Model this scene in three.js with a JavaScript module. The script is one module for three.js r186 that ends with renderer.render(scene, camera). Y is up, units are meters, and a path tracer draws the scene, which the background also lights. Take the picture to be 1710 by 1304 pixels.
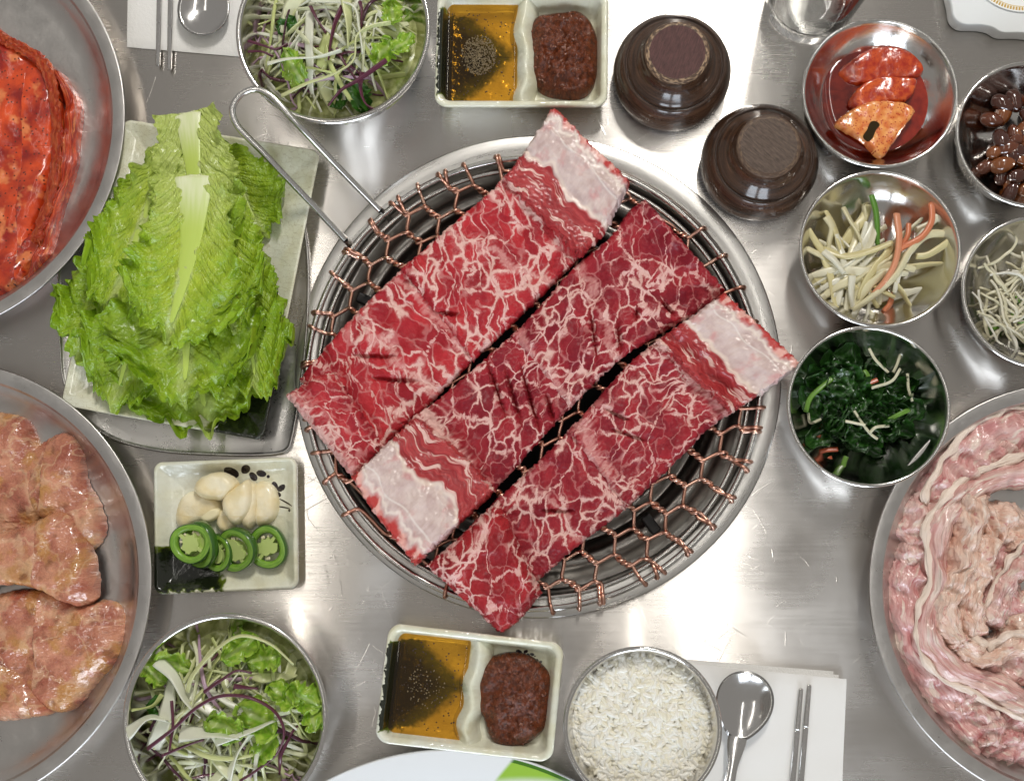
import * as THREE from 'three';
import { createNoise2D, createNoise3D } from 'simplex-noise';
import { mergeGeometries } from 'three/addons/utils/BufferGeometryUtils.js';
import { RoundedBoxGeometry } from 'three/addons/geometries/RoundedBoxGeometry.js';
import { RectAreaLightUniformsLib } from 'three/addons/lights/RectAreaLightUniformsLib.js';

// ------------------------------------------------------------ camera, light, exposure
const scene = new THREE.Scene();
const camera = new THREE.PerspectiveCamera(37.9, 1024 / 780, 0.05, 30);
camera.position.set(0.026, 0.755, 0.085);
camera.up.set(0, 0, -1);
camera.lookAt(0, 0, 0);
camera.updateMatrixWorld(true);
const renderer = new THREE.WebGLRenderer({ antialias: true });
renderer.setSize(1024, 780);
renderer.toneMapping = THREE.LinearToneMapping;
renderer.toneMappingExposure = 1.68;
renderer.outputColorSpace = THREE.SRGBColorSpace;
renderer.shadowMap.enabled = true;
renderer.shadowMap.type = THREE.PCFSoftShadowMap;
scene.background = new THREE.Color().setRGB(0.18, 0.172, 0.161);
RectAreaLightUniformsLib.init();

function struct(o) { o.userData.kind = 'structure'; return o; }
function lamp(x, y, z, w, d, power, color, glow, label, kind = 'ceiling_lamp', down = false) {
  // an oblong ceiling fitting: housing, glowing diffuser and the light it gives
  const g = new THREE.Group(); g.name = numbered(kind); g.position.set(x, y, z);
  g.userData = { label, category: kind === 'window' ? 'window' : 'lamp' };
  const target = new THREE.Vector3(0, 0, 0);
  if (down) g.rotation.x = Math.PI / 2; else g.lookAt(target);
  const house = new THREE.Mesh(new THREE.BoxGeometry(w + 0.02, d + 0.02, 0.05), new THREE.MeshStandardMaterial({ color: 0x777777, roughness: 0.5 }));
  house.name = 'housing'; house.position.z = -0.03; g.add(house);
  const dif = new THREE.Mesh(new THREE.BoxGeometry(w, d, 0.008), new THREE.MeshStandardMaterial({ color: 0xffffff, emissive: new THREE.Color(...color), emissiveIntensity: glow, roughness: 0.6 }));
  dif.name = 'lamp_diffuser'; g.add(dif);
  const l = new THREE.RectAreaLight(new THREE.Color(...color), power, w, d);
  l.position.z = 0.012; l.rotation.y = Math.PI; g.add(l);
  scene.add(g);
}
const taken = {};
function numbered(n) { const k = taken[n] = (taken[n] ?? -1) + 1; return k ? n + '_' + String(k).padStart(3, '0') : n; }

// main lamp beyond the far edge of the table, a weaker one to its side, daylight from a window behind the viewer
lamp(0.36, 1.65, -1.48, 0.10, 0.60, 80, [1, 0.965, 0.91], 3, 'ceiling lamp above the far side of the table');
lamp(0.345, 1.68, -0.40, 0.04, 1.7, 4.6, [1, 0.965, 0.90], 3, 'long ceiling tube lamp crossing above the table', 'ceiling_lamp', true);
lamp(-0.52, 1.72, -0.30, 0.04, 1.5, 3.4, [1, 0.95, 0.87], 2, 'second long tube lamp above the lettuce end of the table', 'ceiling_lamp', true);
lamp(-0.42, 0.72, 2.1, 0.62, 0.9, 4.2, [0.80, 0.89, 1], 2.2, 'pale daylit window pane behind the near edge of the table', 'window');
lamp(0.42, 0.72, 2.1, 0.62, 0.9, 4.2, [0.80, 0.89, 1], 2.2, 'second daylit window pane behind the near edge of the table', 'window');

// ------------------------------------------------------------ helpers
function rngOf(seed) { let s = seed | 0; return () => { s = (s + 0x6d2b79f5) | 0; let t = Math.imul(s ^ (s >>> 15), 1 | s); t = (t + Math.imul(t ^ (t >>> 7), 61 | t)) ^ t; return ((t ^ (t >>> 14)) >>> 0) / 4294967296; }; }
const rnd = rngOf(7), N2 = createNoise2D(rngOf(11)), N3 = createNoise3D(rngOf(13));
const { lerp, clamp } = THREE.MathUtils, TAU = Math.PI * 2;
const sst = (a, b, x) => { const t = clamp((x - a) / (b - a), 0, 1); return t * t * (3 - 2 * t); };
const fbm = (x, y, o = 4) => { let s = 0, a = 0.5; for (let i = 0; i < o; i++) { s += a * N2(x, y); x = x * 2.03 + 7.1; y = y * 2.03 - 3.7; a *= 0.5; } return s; };
function hash(ix, iy, s) { let h = Math.imul(ix, 374761393) + Math.imul(iy, 668265263) + Math.imul(s, 1442695041); h = Math.imul(h ^ (h >>> 13), 1274126177); h ^= h >>> 16; return (h >>> 0) / 4294967296; }
let F1 = 0, F2 = 0, ID = 0;
function worley(x, y, s) {
  const ix = Math.floor(x), iy = Math.floor(y); F1 = 9; F2 = 9;
  for (let j = -1; j <= 1; j++) for (let i = -1; i <= 1; i++) {
    const cx = ix + i, cy = iy + j, a = hash(cx, cy, s), b = hash(cx, cy, s + 77), dx = cx + a - x, dy = cy + b - y, d = Math.sqrt(dx * dx + dy * dy);
    if (d < F1) { F2 = F1; F1 = d; ID = hash(cx, cy, s + 191); } else if (d < F2) F2 = d;
  }
}
const mix3 = (a, b, t) => [a[0] + (b[0] - a[0]) * t, a[1] + (b[1] - a[1]) * t, a[2] + (b[2] - a[2]) * t];
const lin = (r, g, b) => [r, g, b].map((c) => { c /= 255; return c <= 0.04045 ? c / 12.92 : ((c + 0.055) / 1.055) ** 2.4; });
const enc = (c) => { c = clamp(c, 0, 1); return 255 * (c <= 0.0031308 ? 12.92 * c : 1.055 * Math.pow(c, 1 / 2.4) - 0.055); };
// a texture computed pixel by pixel: f(u, v) gives linear rgb, or one value for a data map; v runs up
function tex(w, h, f, gray = false) {
  const d = new Uint8Array(w * h * 4);
  for (let y = 0, o = 0; y < h; y++) for (let x = 0; x < w; x++, o += 4) {
    const c = f((x + 0.5) / w, (y + 0.5) / h);
    if (gray) d[o] = d[o + 1] = d[o + 2] = clamp(c, 0, 1) * 255; else { d[o] = enc(c[0]); d[o + 1] = enc(c[1]); d[o + 2] = enc(c[2]); }
    d[o + 3] = 255;
  }
  const t = new THREE.DataTexture(d, w, h); t.magFilter = t.minFilter = THREE.LinearFilter; t.wrapS = t.wrapT = THREE.RepeatWrapping;
  if (!gray) t.colorSpace = THREE.SRGBColorSpace; t.needsUpdate = true; return t;
}
// pixel of the 1710 x 1304 photograph -> point of the table's world at height h
const FP = 652 / Math.tan((37.9 / 2) * Math.PI / 180), E = camera.matrixWorld.elements;
function P(px, py, h = 0) {
  const a = (px - 855) / FP, b = (652 - py) / FP;
  const d = [0, 1, 2].map((i) => E[i] * a + E[4 + i] * b - E[8 + i]), t = (h - E[13]) / d[1];
  return new THREE.Vector3(E[12] + d[0] * t, h, E[14] + d[2] * t);
}
function circ(px, py, r, h) { const c = P(px, py, h); return { c, r: (P(px + r, py, h).x - P(px - r, py, h).x) / 2 }; }
const MAT = (o) => new THREE.MeshPhysicalMaterial(o);
const rgb = (r, g, b) => new THREE.Color().setRGB(r, g, b);

function thing(name, label, category, pos = [0, 0, 0], turn = 0, group) {
  const o = new THREE.Group(); o.name = numbered(name); scene.add(o);
  if (pos.isVector3) o.position.copy(pos); else o.position.set(...pos);
  o.rotation.y = turn; o.userData = { label, category }; if (group) o.userData.group = group;
  return o;
}
function part(name, geo, mat, parent, world = false) {
  if (world) geo.translate(-parent.position.x, -parent.position.y, -parent.position.z);
  const m = new THREE.Mesh(geo, mat); m.name = name; parent.add(m); return m;
}
function solo(name, geo, mat, label, category, group) {
  const m = new THREE.Mesh(geo, mat); m.name = numbered(name); scene.add(m); m.userData = { label, category }; if (group) m.userData.group = group; return m;
}
// grid surface
function grid(nu, nv, f, uvf) {
  const p = [], uv = [], ix = [];
  for (let j = 0; j <= nv; j++) for (let i = 0; i <= nu; i++) {
    const u = i / nu, v = j / nv, q = f(u, v); p.push(q[0], q[1], q[2]);
    const t = uvf ? uvf(u, v, q) : [u, v]; uv.push(t[0], t[1]);
  }
  for (let j = 0; j < nv; j++) for (let i = 0; i < nu; i++) { const a = j * (nu + 1) + i, b = a + 1, c = a + nu + 1, d = c + 1; ix.push(a, c, b, b, c, d); }
  const g = new THREE.BufferGeometry();
  g.setAttribute('position', new THREE.Float32BufferAttribute(p, 3)); g.setAttribute('uv', new THREE.Float32BufferAttribute(uv, 2)); g.setIndex(ix); g.computeVertexNormals(); return g;
}
function recolor(g, f) { const p = g.attributes.position, c = []; for (let i = 0; i < p.count; i++) c.push(...f(p.getX(i), p.getY(i), p.getZ(i), i)); g.setAttribute('color', new THREE.Float32BufferAttribute(c, 3)); return g; }
function jitter(g, f) { const p = g.attributes.position; for (let i = 0; i < p.count; i++) { const q = f(p.getX(i), p.getY(i), p.getZ(i)); p.setXYZ(i, q[0], q[1], q[2]); } g.computeVertexNormals(); return g; }
const lathe = (pts, seg = 96) => new THREE.LatheGeometry(pts.map((q) => new THREE.Vector2(Math.max(q[0], 1e-5), q[1])), seg);
// rounded-rectangle loft: profile rings [inset, y] from the outside to the inside; uv over the footprint
function rrLoft(w, d, r, prof, n = 128, wob = 0) {
  const ring = (ins) => {
    const hw = Math.max(w / 2 - ins, 1e-4), hd = Math.max(d / 2 - ins, 1e-4), rr = clamp(r - ins * 0.6, 0.0008, Math.min(hw, hd) - 1e-5), out = [];
    const segs = n / 4;
    for (let q = 0; q < 4; q++) {
      const sx = q === 0 || q === 3 ? 1 : -1, sz = q < 2 ? 1 : -1;
      for (let i = 0; i < segs; i++) {
        const a = (q + i / (segs - 1)) * Math.PI / 2;
        out.push([sx * (hw - rr) + Math.cos(a) * rr, sz * (hd - rr) + Math.sin(a) * rr]);
      }
    }
    out.push(out[0]); return out;
  };
  const rings = prof.map(([ins, y]) => ring(ins).map(([x, z]) => [x, y, z]));
  const L = rings[0].length - 1;
  return grid(L, prof.length - 1, (u, v) => { const q = rings[Math.round(v * (prof.length - 1))][Math.round(u * L)]; return wob ? [q[0] + wob * N2(q[0] * 25, q[2] * 25 + 9), q[1] + wob * 0.8 * N2(q[0] * 30 + 5, q[2] * 30), q[2] + wob * N2(q[2] * 25, q[0] * 25 + 3)] : q; }, (u, v, q) => [q[0] / w + 0.5, 0.5 - q[2] / d]);
}
const poly = (pts, closed = false) => new THREE.CatmullRomCurve3(pts, closed, 'centripetal');
// dense near both ends
const ease = (t, k = 0.72) => t + (k / TAU) * Math.sin(TAU * t) * -1;
// a slab between two edges given in pixels (left, right), lying at height h0, T thick
function cutUV(Lp, Rp, o, list) { // the ends of a cut, given in pixels, in the slab's own u, v
  const g = slab(Lp, Rp, { ...o, nu: 70, nv: 40, cuts: [] }), p = g.attributes.position, t = g.attributes.uv;
  const near = (x, y) => { const q = P(x, y, o.h0 + o.T); let b = 9, k = 0; for (let i = 0; i < p.count; i++) { const d = (p.getX(i) - q.x) ** 2 + (p.getZ(i) - q.z) ** 2; if (d < b) { b = d; k = i; } } return [t.getX(k), t.getY(k)]; };
  return list.map((c) => [...near(c[0], c[1]), ...near(c[2], c[3])]);
}
function slab(Lp, Rp, o) {
  const hm = o.h0 + o.T, L = poly(Lp.map((q) => P(q[0], q[1], hm))), R = poly(Rp.map((q) => P(q[0], q[1], hm)));
  const len = (L.getLength() + R.getLength()) / 2, wid = L.getPoint(0.5).distanceTo(R.getPoint(0.5)), NU = o.nu ?? 120, NV = o.nv ?? 60;
  const la = L.getSpacedPoints(NU), ra = R.getSpacedPoints(NU), cuts = o.cuts ?? [], re = o.edge ?? 0.0035, rag = o.rag ?? 0.0007, seed = o.seed ?? 0;
  const g = grid(NU, NV, (u0, v0) => {
    const k = u0 * NU, u = ease(u0), v = ease(v0), i = clamp(Math.floor(u * NU), 0, NU - 1), f = u * NU - i;
    const lx = lerp(la[i].x, la[i + 1].x, f), lz = lerp(la[i].z, la[i + 1].z, f), rx = lerp(ra[i].x, ra[i + 1].x, f), rz = lerp(ra[i].z, ra[i + 1].z, f);
    let x = lerp(lx, rx, v), z = lerp(lz, rz, v);
    const da = Math.min(u, 1 - u) * len, dv = Math.min(v, 1 - v) * wid, de = Math.min(da, dv);
    const rg = rag * (1 - sst(0, 0.012, de)); x += rg * (N2(x * 190 + seed, z * 190) + 0.7 * N2(x * 620, z * 620 + seed)); z += rg * (N2(z * 190 + seed + 50, x * 190) + 0.7 * N2(z * 620, x * 620 + seed));
    const t = clamp(de / re, 0, 1), prof = Math.sqrt(1 - (1 - t) * (1 - t));
    let y = o.h0 + o.T * prof + (o.rise ? o.rise(u, v) : 0) * prof;
    y += prof * ((o.wave ?? 0.0012) * N2(x * 45 + seed, z * 45) + (o.fine ?? 0.0004) * N2(x * 240, z * 240 + seed));
    if (o.relief) y += o.relief(u * len, v * wid) * prof;
    for (const c of cuts) {
      const ax = c[0] * len, ay = c[1] * wid, bx = c[2] * len, by = c[3] * wid, px = u * len - ax, py = v * wid - ay, dx = bx - ax, dy = by - ay, s = clamp((px * dx + py * dy) / (dx * dx + dy * dy), 0, 1);
      const d = Math.hypot(px - s * dx, py - s * dy) + 0.0006 * N2(x * 300, z * 300); y -= 0.0060 * Math.sin(Math.PI * clamp(s, 0.03, 0.97)) * (1 - sst(0.0002, 0.0019, d)) * prof;
    }
    return [x, y, z];
  }, (u0, v0) => [ease(u0), ease(v0)]);
  g.userData = { len, wid }; return g;
}
// a rounded piece inside a closed outline given in pixels
function blob(out, o) {
  const hm = o.h0 + (o.T ?? 0) * 0.5, C = poly(out.map((q) => P(q[0], q[1], hm)), true), M = o.m ?? 120, K = o.k ?? 34, pts = C.getSpacedPoints(M), c = new THREE.Vector3();
  for (let i = 0; i < M; i++) c.addScaledVector(pts[i], 1 / M);
  if (o.centre) c.copy(P(o.centre[0], o.centre[1], hm));
  const n = o.n ?? 5, sc = o.uv ?? 12, seed = o.seed ?? 0;
  return grid(M, K, (u, v) => {
    const s = 1 - Math.pow(1 - v, 1.7), q = pts[Math.round(u * M) % M], rg = (o.rag ?? 0) * sst(0.6, 1, s);
    let x = lerp(c.x, q.x, s), z = lerp(c.z, q.z, s); x += rg * (N2(x * 200 + seed, z * 200) + 0.6 * N2(x * 600, z * 600)); z += rg * (N2(z * 200 + seed + 9, x * 200) + 0.6 * N2(z * 600, x * 600 + 7));
    const prof = Math.pow(Math.max(0, 1 - Math.pow(s, n)), 0.55);
    let y = o.h0 + o.T * prof; if (o.bump) y += prof * o.bump(x, z, s); return [x, y, z];
  }, (u, v, q) => [q[0] * sc, -q[2] * sc]);
}
// tube or flattened sweep through points, r(t) radius, sy vertical squash
function sweep(pts, r, o = {}) {
  const C = poly(pts), n = o.n ?? 40, m = o.m ?? 12, fr = C.computeFrenetFrames(n), up = new THREE.Vector3(0, 1, 0), cs = C.getSpacedPoints(n);
  return grid(m, n, (v, u) => {
    const i = Math.round(u * n), c = cs[i], t = C.getTangentAt(u), s = new THREE.Vector3().crossVectors(t, up).normalize(), b = new THREE.Vector3().crossVectors(s, t).normalize(), a = v * TAU, cap = o.cap === false ? 1 : Math.sqrt(Math.max(0, 1 - Math.pow(Math.abs(2 * u - 1), o.capn ?? 24)));
    let rr = (typeof r === 'function' ? r(u) : r) * cap; let k = rr * (1 + (o.noise ? o.noise(u, a) : 0));
    const dx = Math.cos(a) * k * (o.sx ?? 1), dy = Math.sin(a) * k * (o.sy ?? 1);
    return [c.x + s.x * dx + b.x * dy, c.y + s.y * dx + b.y * dy, c.z + s.z * dx + b.z * dy];
  }, (v, u) => [u * (o.ul ?? 1), v]);
}
// flat ribbon with thickness through points; twist in radians along it
function ribbon(pts, w, th, twist, n = 14) {
  const C = poly(pts), up = new THREE.Vector3(0, 1, 0), cs = C.getSpacedPoints(n), pos = [], ix = [];
  for (let i = 0; i <= n; i++) {
    const u = i / n, t = C.getTangentAt(u), s = new THREE.Vector3().crossVectors(t, up).normalize(), b = new THREE.Vector3().crossVectors(s, t).normalize(), a = twist(u), e = (typeof w === 'function' ? w(u) : w) / 2;
    const sx = s.clone().multiplyScalar(Math.cos(a)).addScaledVector(b, Math.sin(a)), nx = b.clone().multiplyScalar(Math.cos(a)).addScaledVector(s, -Math.sin(a));
    for (const [p, q] of [[-1, 0], [-0.6, 1], [0.6, 1], [1, 0], [0.6, -1], [-0.6, -1]]) { const c = cs[i]; pos.push(c.x + sx.x * p * e + nx.x * q * th / 2, c.y + sx.y * p * e + nx.y * q * th / 2, c.z + sx.z * p * e + nx.z * q * th / 2); }
  }
  for (let i = 0; i < n; i++) for (let k = 0; k < 6; k++) { const a = i * 6 + k, b = i * 6 + (k + 1) % 6; ix.push(a, b, a + 6, b, b + 6, a + 6); }
  for (const o of [0, n * 6]) for (let k = 1; k < 5; k++) o ? ix.push(o, o + k, o + k + 1) : ix.push(o, o + k + 1, o + k);
  const g = new THREE.BufferGeometry(); g.setAttribute('position', new THREE.Float32BufferAttribute(pos, 3)); g.setIndex(ix); g.computeVertexNormals(); return g;
}
// ------------------------------------------------------------ shared materials
const smudge = tex(512, 512, (u, v) => 0.5 + 0.5 * fbm(u * 6, v * 6, 5), true);
const scratchTex = (() => { // fine brush lines along x plus scattered knife and pan scratches
  const c = document.createElement('canvas'); c.width = c.height = 2048; const g = c.getContext('2d'), r = rngOf(5);
  g.fillStyle = '#808080'; g.fillRect(0, 0, 2048, 2048);
  for (let i = 0; i < 5200; i++) { const y = r() * 2048, x = r() * 2048, l = 60 + r() * 420, k = 100 + Math.floor(r() * 56); g.strokeStyle = `rgba(${k},${k},${k},0.22)`; g.lineWidth = 0.6 + r() * 0.8; g.beginPath(); g.moveTo(x, y); g.lineTo(x + l, y + (r() - 0.5) * 3); g.stroke(); }
  for (let i = 0; i < 2300; i++) { const y = r() * 2048, x = r() * 2048, a = r() < 0.6 ? r() * TAU : (r() < 0.5 ? -0.7 : 0.15) + r() * 0.3, l = 8 + r() * r() * r() * 190, k = r() < 0.75 ? 235 : 40; g.strokeStyle = `rgba(${k},${k},${k},${0.25 + r() * 0.6})`; g.lineWidth = 0.5 + r() * r() * 1.1; g.beginPath(); g.moveTo(x, y); g.quadraticCurveTo(x + Math.cos(a) * l * 0.5 + (r() - 0.5) * 12, y + Math.sin(a) * l * 0.5 + (r() - 0.5) * 12, x + Math.cos(a) * l, y + Math.sin(a) * l); g.stroke(); }
  const t = new THREE.CanvasTexture(c); t.wrapS = t.wrapT = THREE.RepeatWrapping; return t;
})();
const roughs = {};
const rough = (base, amp, f = 7) => { f = f < 11 ? 8 : f < 17 ? 13 : 22; amp = amp < 0.2 ? 0.1 : 0.5; base = amp === 0.5 && base > 0.6 ? 0.9 : base; return roughs[[base, amp, f]] ??= tex(384, 384, (u, v) => base + amp * fbm(u * f, v * f, 5) + amp * 0.5 * N2(u * 90, v * 90), true); };
const steelPolish = MAT({ color: rgb(0.66, 0.645, 0.62), metalness: 1, roughness: 1, roughnessMap: rough(0.15, 0.10) });
const steelSatin = MAT({ color: rgb(0.60, 0.585, 0.56), metalness: 1, roughness: 1, roughnessMap: rough(0.32, 0.10) });
const steelPlate = MAT({ color: rgb(0.60, 0.58, 0.56), metalness: 1, roughness: 1, roughnessMap: rough(0.36, 0.12, 5), bumpMap: smudge, bumpScale: 0.0004 });
const steelDark = MAT({ color: rgb(0.30, 0.285, 0.265), metalness: 1, roughness: 0.28 });
const soot = MAT({ color: rgb(0.012, 0.011, 0.011), roughness: 0.6 });
const copper = MAT({ color: rgb(0.66, 0.38, 0.29), metalness: 1, roughness: 0.3 });
const white = MAT({ color: rgb(0.8, 0.8, 0.78), roughness: 0.85 });

// ------------------------------------------------------------ table
const GC = circ(896, 620, 406, 0.001); // the grill's round opening
{
  const s = new THREE.Shape(); s.moveTo(-0.75, -0.6); s.lineTo(0.75, -0.6); s.lineTo(0.75, 0.6); s.lineTo(-0.75, 0.6); s.closePath();
  const h = new THREE.Path(); h.absarc(GC.c.x, -GC.c.z, GC.r - 0.004, 0, TAU, true); s.holes.push(h);
  const g = new THREE.ExtrudeGeometry(s, { depth: 0.003, bevelEnabled: false, curveSegments: 128 }); g.rotateX(-Math.PI / 2); g.translate(0, -0.003, 0);
  const p = g.attributes.position, uv = []; for (let i = 0; i < p.count; i++) uv.push(p.getX(i) * 1.9, -p.getZ(i) * 1.9); g.setAttribute('uv', new THREE.Float32BufferAttribute(uv, 2));
  const rt = tex(1024, 1024, (u, v) => 0.27 + 0.10 * fbm(u * 5, v * 5, 5) + 0.018 * N2(u * 6, v * 260), true);
  const m = MAT({ color: rgb(0.63, 0.60, 0.565), metalness: 1, roughness: 1, roughnessMap: rt, anisotropy: 0.97, anisotropyRotation: Math.PI / 2, bumpMap: scratchTex, bumpScale: 0.00012 });
  const t = new THREE.Mesh(g, m); t.name = 'table_top'; struct(t); scene.add(t);
}
// ------------------------------------------------------------ grill
const gx = GC.c.x, gz = GC.c.z, GR = GC.r;
{
  const t = thing('charcoal_grill', 'round steel charcoal grill sunk into the middle of the table', 'grill', [gx, 0, gz]);
  part('rim', lathe([[GR, -0.002], [GR, 0.0016], [GR - 0.001, 0.0024], [GR - 0.007, 0.0030], [GR - 0.013, 0.0024], [GR - 0.0155, 0.0005], [GR - 0.0165, -0.004], [GR - 0.0165, -0.016], [GR - 0.0180, -0.018]], 160), steelSatin, t);
  part('trough_ring', lathe([[GR - 0.018, -0.0185], [GR - 0.024, -0.020], [GR - 0.028, -0.015], [GR - 0.033, -0.0125], [GR - 0.039, -0.014], [GR - 0.043, -0.021], [GR - 0.046, -0.024], [GR - 0.050, -0.020], [GR - 0.054, -0.018], [GR - 0.058, -0.021], [GR - 0.060, -0.034]], 160), steelDark, t);
  part('fire_pot', lathe([[GR - 0.0600, -0.0345], [GR - 0.066, -0.06], [GR - 0.085, -0.085], [GR - 0.12, -0.095], [0.0, -0.095]], 96), soot, t);
  for (const a of [3.55, 0.93, 4.9]) { const b = part('bracket', new RoundedBoxGeometry(0.014, 0.008, 0.007, 2, 0.0015), soot, t); b.position.set(Math.cos(a) * (GR - 0.036), -0.008, Math.sin(a) * (GR - 0.036)); b.rotation.y = -a; }
}
// ------------------------------------------------------------ wire net
{
  const y0 = 0.006, c = P(888, 632, y0), R = circ(888, 632, 379, y0).r, tr = 0.0021, wr = 0.00132;
  const t = thing('grill_net', 'round copper wire net with steel ring lying over the grill', 'grill net', [c.x, y0, c.z]);
  const tor = new THREE.TorusGeometry(R, tr, 12, 160); tor.rotateX(Math.PI / 2); part('rim_ring', tor, steelPolish, t);
  const tor2 = new THREE.TorusGeometry(R - 0.0068, 0.0016, 10, 160); tor2.rotateX(Math.PI / 2); tor2.translate(0, -0.0035, 0); part('inner_ring', tor2, steelPolish, t);
  const a = 0.0122, s = a * Math.sqrt(3) / 2, th = 0.62, ca = Math.cos(th), sa = Math.sin(th), K = Math.ceil(R / s) + 1, r = rngOf(21);
  const wm = [copper, MAT({ color: rgb(0.55, 0.30, 0.22), metalness: 1, roughness: 0.36 }), MAT({ color: rgb(0.72, 0.45, 0.35), metalness: 1, roughness: 0.25 })];
  for (let k = -K; k <= K; k++) {
    const raw = [];
    for (let m = -14; m <= 14; m++) for (const j of [k, k + 1]) {
      const u0 = 3 * a * m + (((j % 2) + 2) % 2 ? 1.5 * a : 0);
      for (let i = 0; i <= 6; i++) { const f = i / 6, ph = f * TAU * 1.5 + (j === k ? 0 : Math.PI), w = wr * 1.02; raw.push([u0 + f * a, j * s + Math.cos(ph) * w, Math.sin(ph) * w]); }
    }
    raw.sort((p, q) => p[0] - q[0]);
    const ins = raw.map(([u, v, y]) => { const jx = 0.0011 * N2(u * 60, k * 3.1), jz = 0.0011 * N2(u * 60 + 40, k * 3.1); return new THREE.Vector3(u * ca - v * sa + jx, 0.0012 + y - 0.0006, u * sa + v * ca + jz); });
    const run = ins.filter((p) => Math.hypot(p.x, p.z) < R - 0.007);
    if (run.length < 6) continue;
    const end = (p, dir) => { // the wire hooks once round the ring
      const an = Math.atan2(p.z, p.x) + dir * 0.006, o = []; const q = tr + wr + 0.0002;
      for (const f of [0.55, 1.15, 1.8, 2.5, 3.3, 4.1, 4.7]) { const rr = R - Math.cos(f) * q * (f < 2 ? 1.1 : 1.0), yy = Math.sin(f) * q; o.push(new THREE.Vector3(Math.cos(an + dir * f * 0.004) * rr, yy, Math.sin(an + dir * f * 0.004) * rr)); }
      return o;
    };
    const pts = [...end(run[0], r() < 0.5 ? 1 : -1).reverse(), ...run, ...end(run[run.length - 1], r() < 0.5 ? 1 : -1)];
    part('wire', new THREE.TubeGeometry(poly(pts), pts.length * 2, wr, 6), wm[Math.floor(r() * 3)], t);
  }
}
// U-shaped handle of the net
{
  const pts = [[651, 367, -0.006], [642, 357, 0.004], [634, 350, 0.010], [560, 274, 0.030], [490, 200, 0.050], [448, 157, 0.0535], [425, 149, 0.054], [402, 158, 0.054], [388, 180, 0.053], [393, 205, 0.052], [440, 256, 0.044], [520, 340, 0.024], [576, 400, 0.010], [584, 408, 0.004], [593, 419, -0.006]].map((q) => P(...q));
  const t = thing('lifting_handle', 'bent steel wire handle hooked on the net and leaning on the salad bowl', 'handle', pts[6]);
  const m = MAT({ color: rgb(0.7, 0.69, 0.67), metalness: 1, roughness: 0.2 });
  part('rod', new THREE.TubeGeometry(poly(pts.slice(2, 13)), 160, 0.0022, 12), m, t, true);
  for (const e of [pts.slice(0, 3), pts.slice(12)]) part('hook', new THREE.TubeGeometry(poly(e), 16, 0.00225, 10), steelDark, t, true);
}
// ------------------------------------------------------------ marbled beef
const FAT = [0.64, 0.265, 0.25], FATW = [0.81, 0.52, 0.465];
// o: seed, cell (metres), grain (radians), vein, bands [[u0, slope, width, strength]], red pair
function meatColour(o) {
  const ca = Math.cos(o.grain ?? 0.5), sa = Math.sin(o.grain ?? 0.5), s = o.seed, cl0 = o.cell ?? 0.0105, ra = o.dark ?? [0.27, 0.022, 0.034], rb = o.light ?? [0.46, 0.04, 0.05], st0 = o.stretch ?? 1.5;
  return (x, y) => {
    const wx = x + 0.0026 * N2(x * 48 + s, y * 48) + 0.0009 * N2(x * 150, y * 150 + s) + 0.0003 * N2(x * 600, y * 600), wy = y + 0.0026 * N2(x * 48 + 31, y * 48 + s) + 0.0009 * N2(x * 150 + 60, y * 150) + 0.0003 * N2(x * 600 + 9, y * 600);
    let cl = cl0, st = st0, cb = ca, sb = sa, vn = o.vein ?? 0.16; const zx = x + 0.014 * fbm(x * 24 + s, y * 24 + 7, 3);
    for (const z of o.zones ?? []) if (zx > z[0]) { cl = z[1]; st = z[2]; cb = Math.cos(z[3]); sb = Math.sin(z[3]); vn = z[4]; }
    const xr = wx * cb + wy * sb, yr = -wx * sb + wy * cb, fatty = clamp(0.46 + 0.75 * N2(x * 20 + s * 3, y * 20) + 0.3 * N2(x * 55, y * 55 + s), 0, 1);
    worley(xr / (cl * 2.6 * st) + 9, yr / (cl * 2.3) + 4, s + 11); const seam = (1 - sst(0.02, 0.05 + 0.09 * fatty, F2 - F1 + 0.05 * N2(xr * 160, yr * 420)));
    worley(xr / (cl * st), yr / cl, s); const e1 = F2 - F1, id = ID, th = vn * (0.38 + 1.0 * fatty);
    let fat = Math.max(seam * 0.95, (1 - sst(th * 0.2, th + 0.07, e1)) * (0.48 + 0.52 * sst(0.2, 0.7, fatty)));
    worley(xr / (cl * 0.55 * st) + 5, yr / (cl * 0.5), s + 3); const id2 = ID, t2 = 0.02 + 0.17 * fatty * (o.fineVein ?? 1); fat = Math.max(fat, (1 - sst(t2 * 0.2, t2 + 0.05, F2 - F1)) * (0.05 + 0.22 * sst(0.35, 0.85, fatty)) * sst(0.2, 0.6, id));
    for (const b of o.bands ?? []) { const d = Math.abs(x - b[0] - b[1] * y + 0.008 * fbm(x * 34 + b[0] * 90, y * 34, 4)), k = (1 - sst(b[2] * 0.2, b[2], d + 0.4 * b[2] * N2(x * 90 + b[0] * 50, y * 330))) * b[3]; fat = Math.max(fat, k); }
    const fib = N2(xr * 130, yr * 700) * 0.5 + N2(xr * 300 + 3, yr * 1500) * 0.35;
    const red = mix3(ra, rb, clamp(0.45 + 0.55 * (id - 0.5) + 0.45 * (id2 - 0.5) + 0.25 * fib + 0.35 * N2(x * 30, y * 30 + s), 0, 1));
    const f = mix3(FAT, FATW, sst(0.55, 1.1, fat + 0.25 * fib + 0.25 * (fatty - 0.5)));
    return { c: mix3(red, f, clamp(fat * 0.93 + 0.04 * fib, 0, 1)), fat };
  };
}
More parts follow.
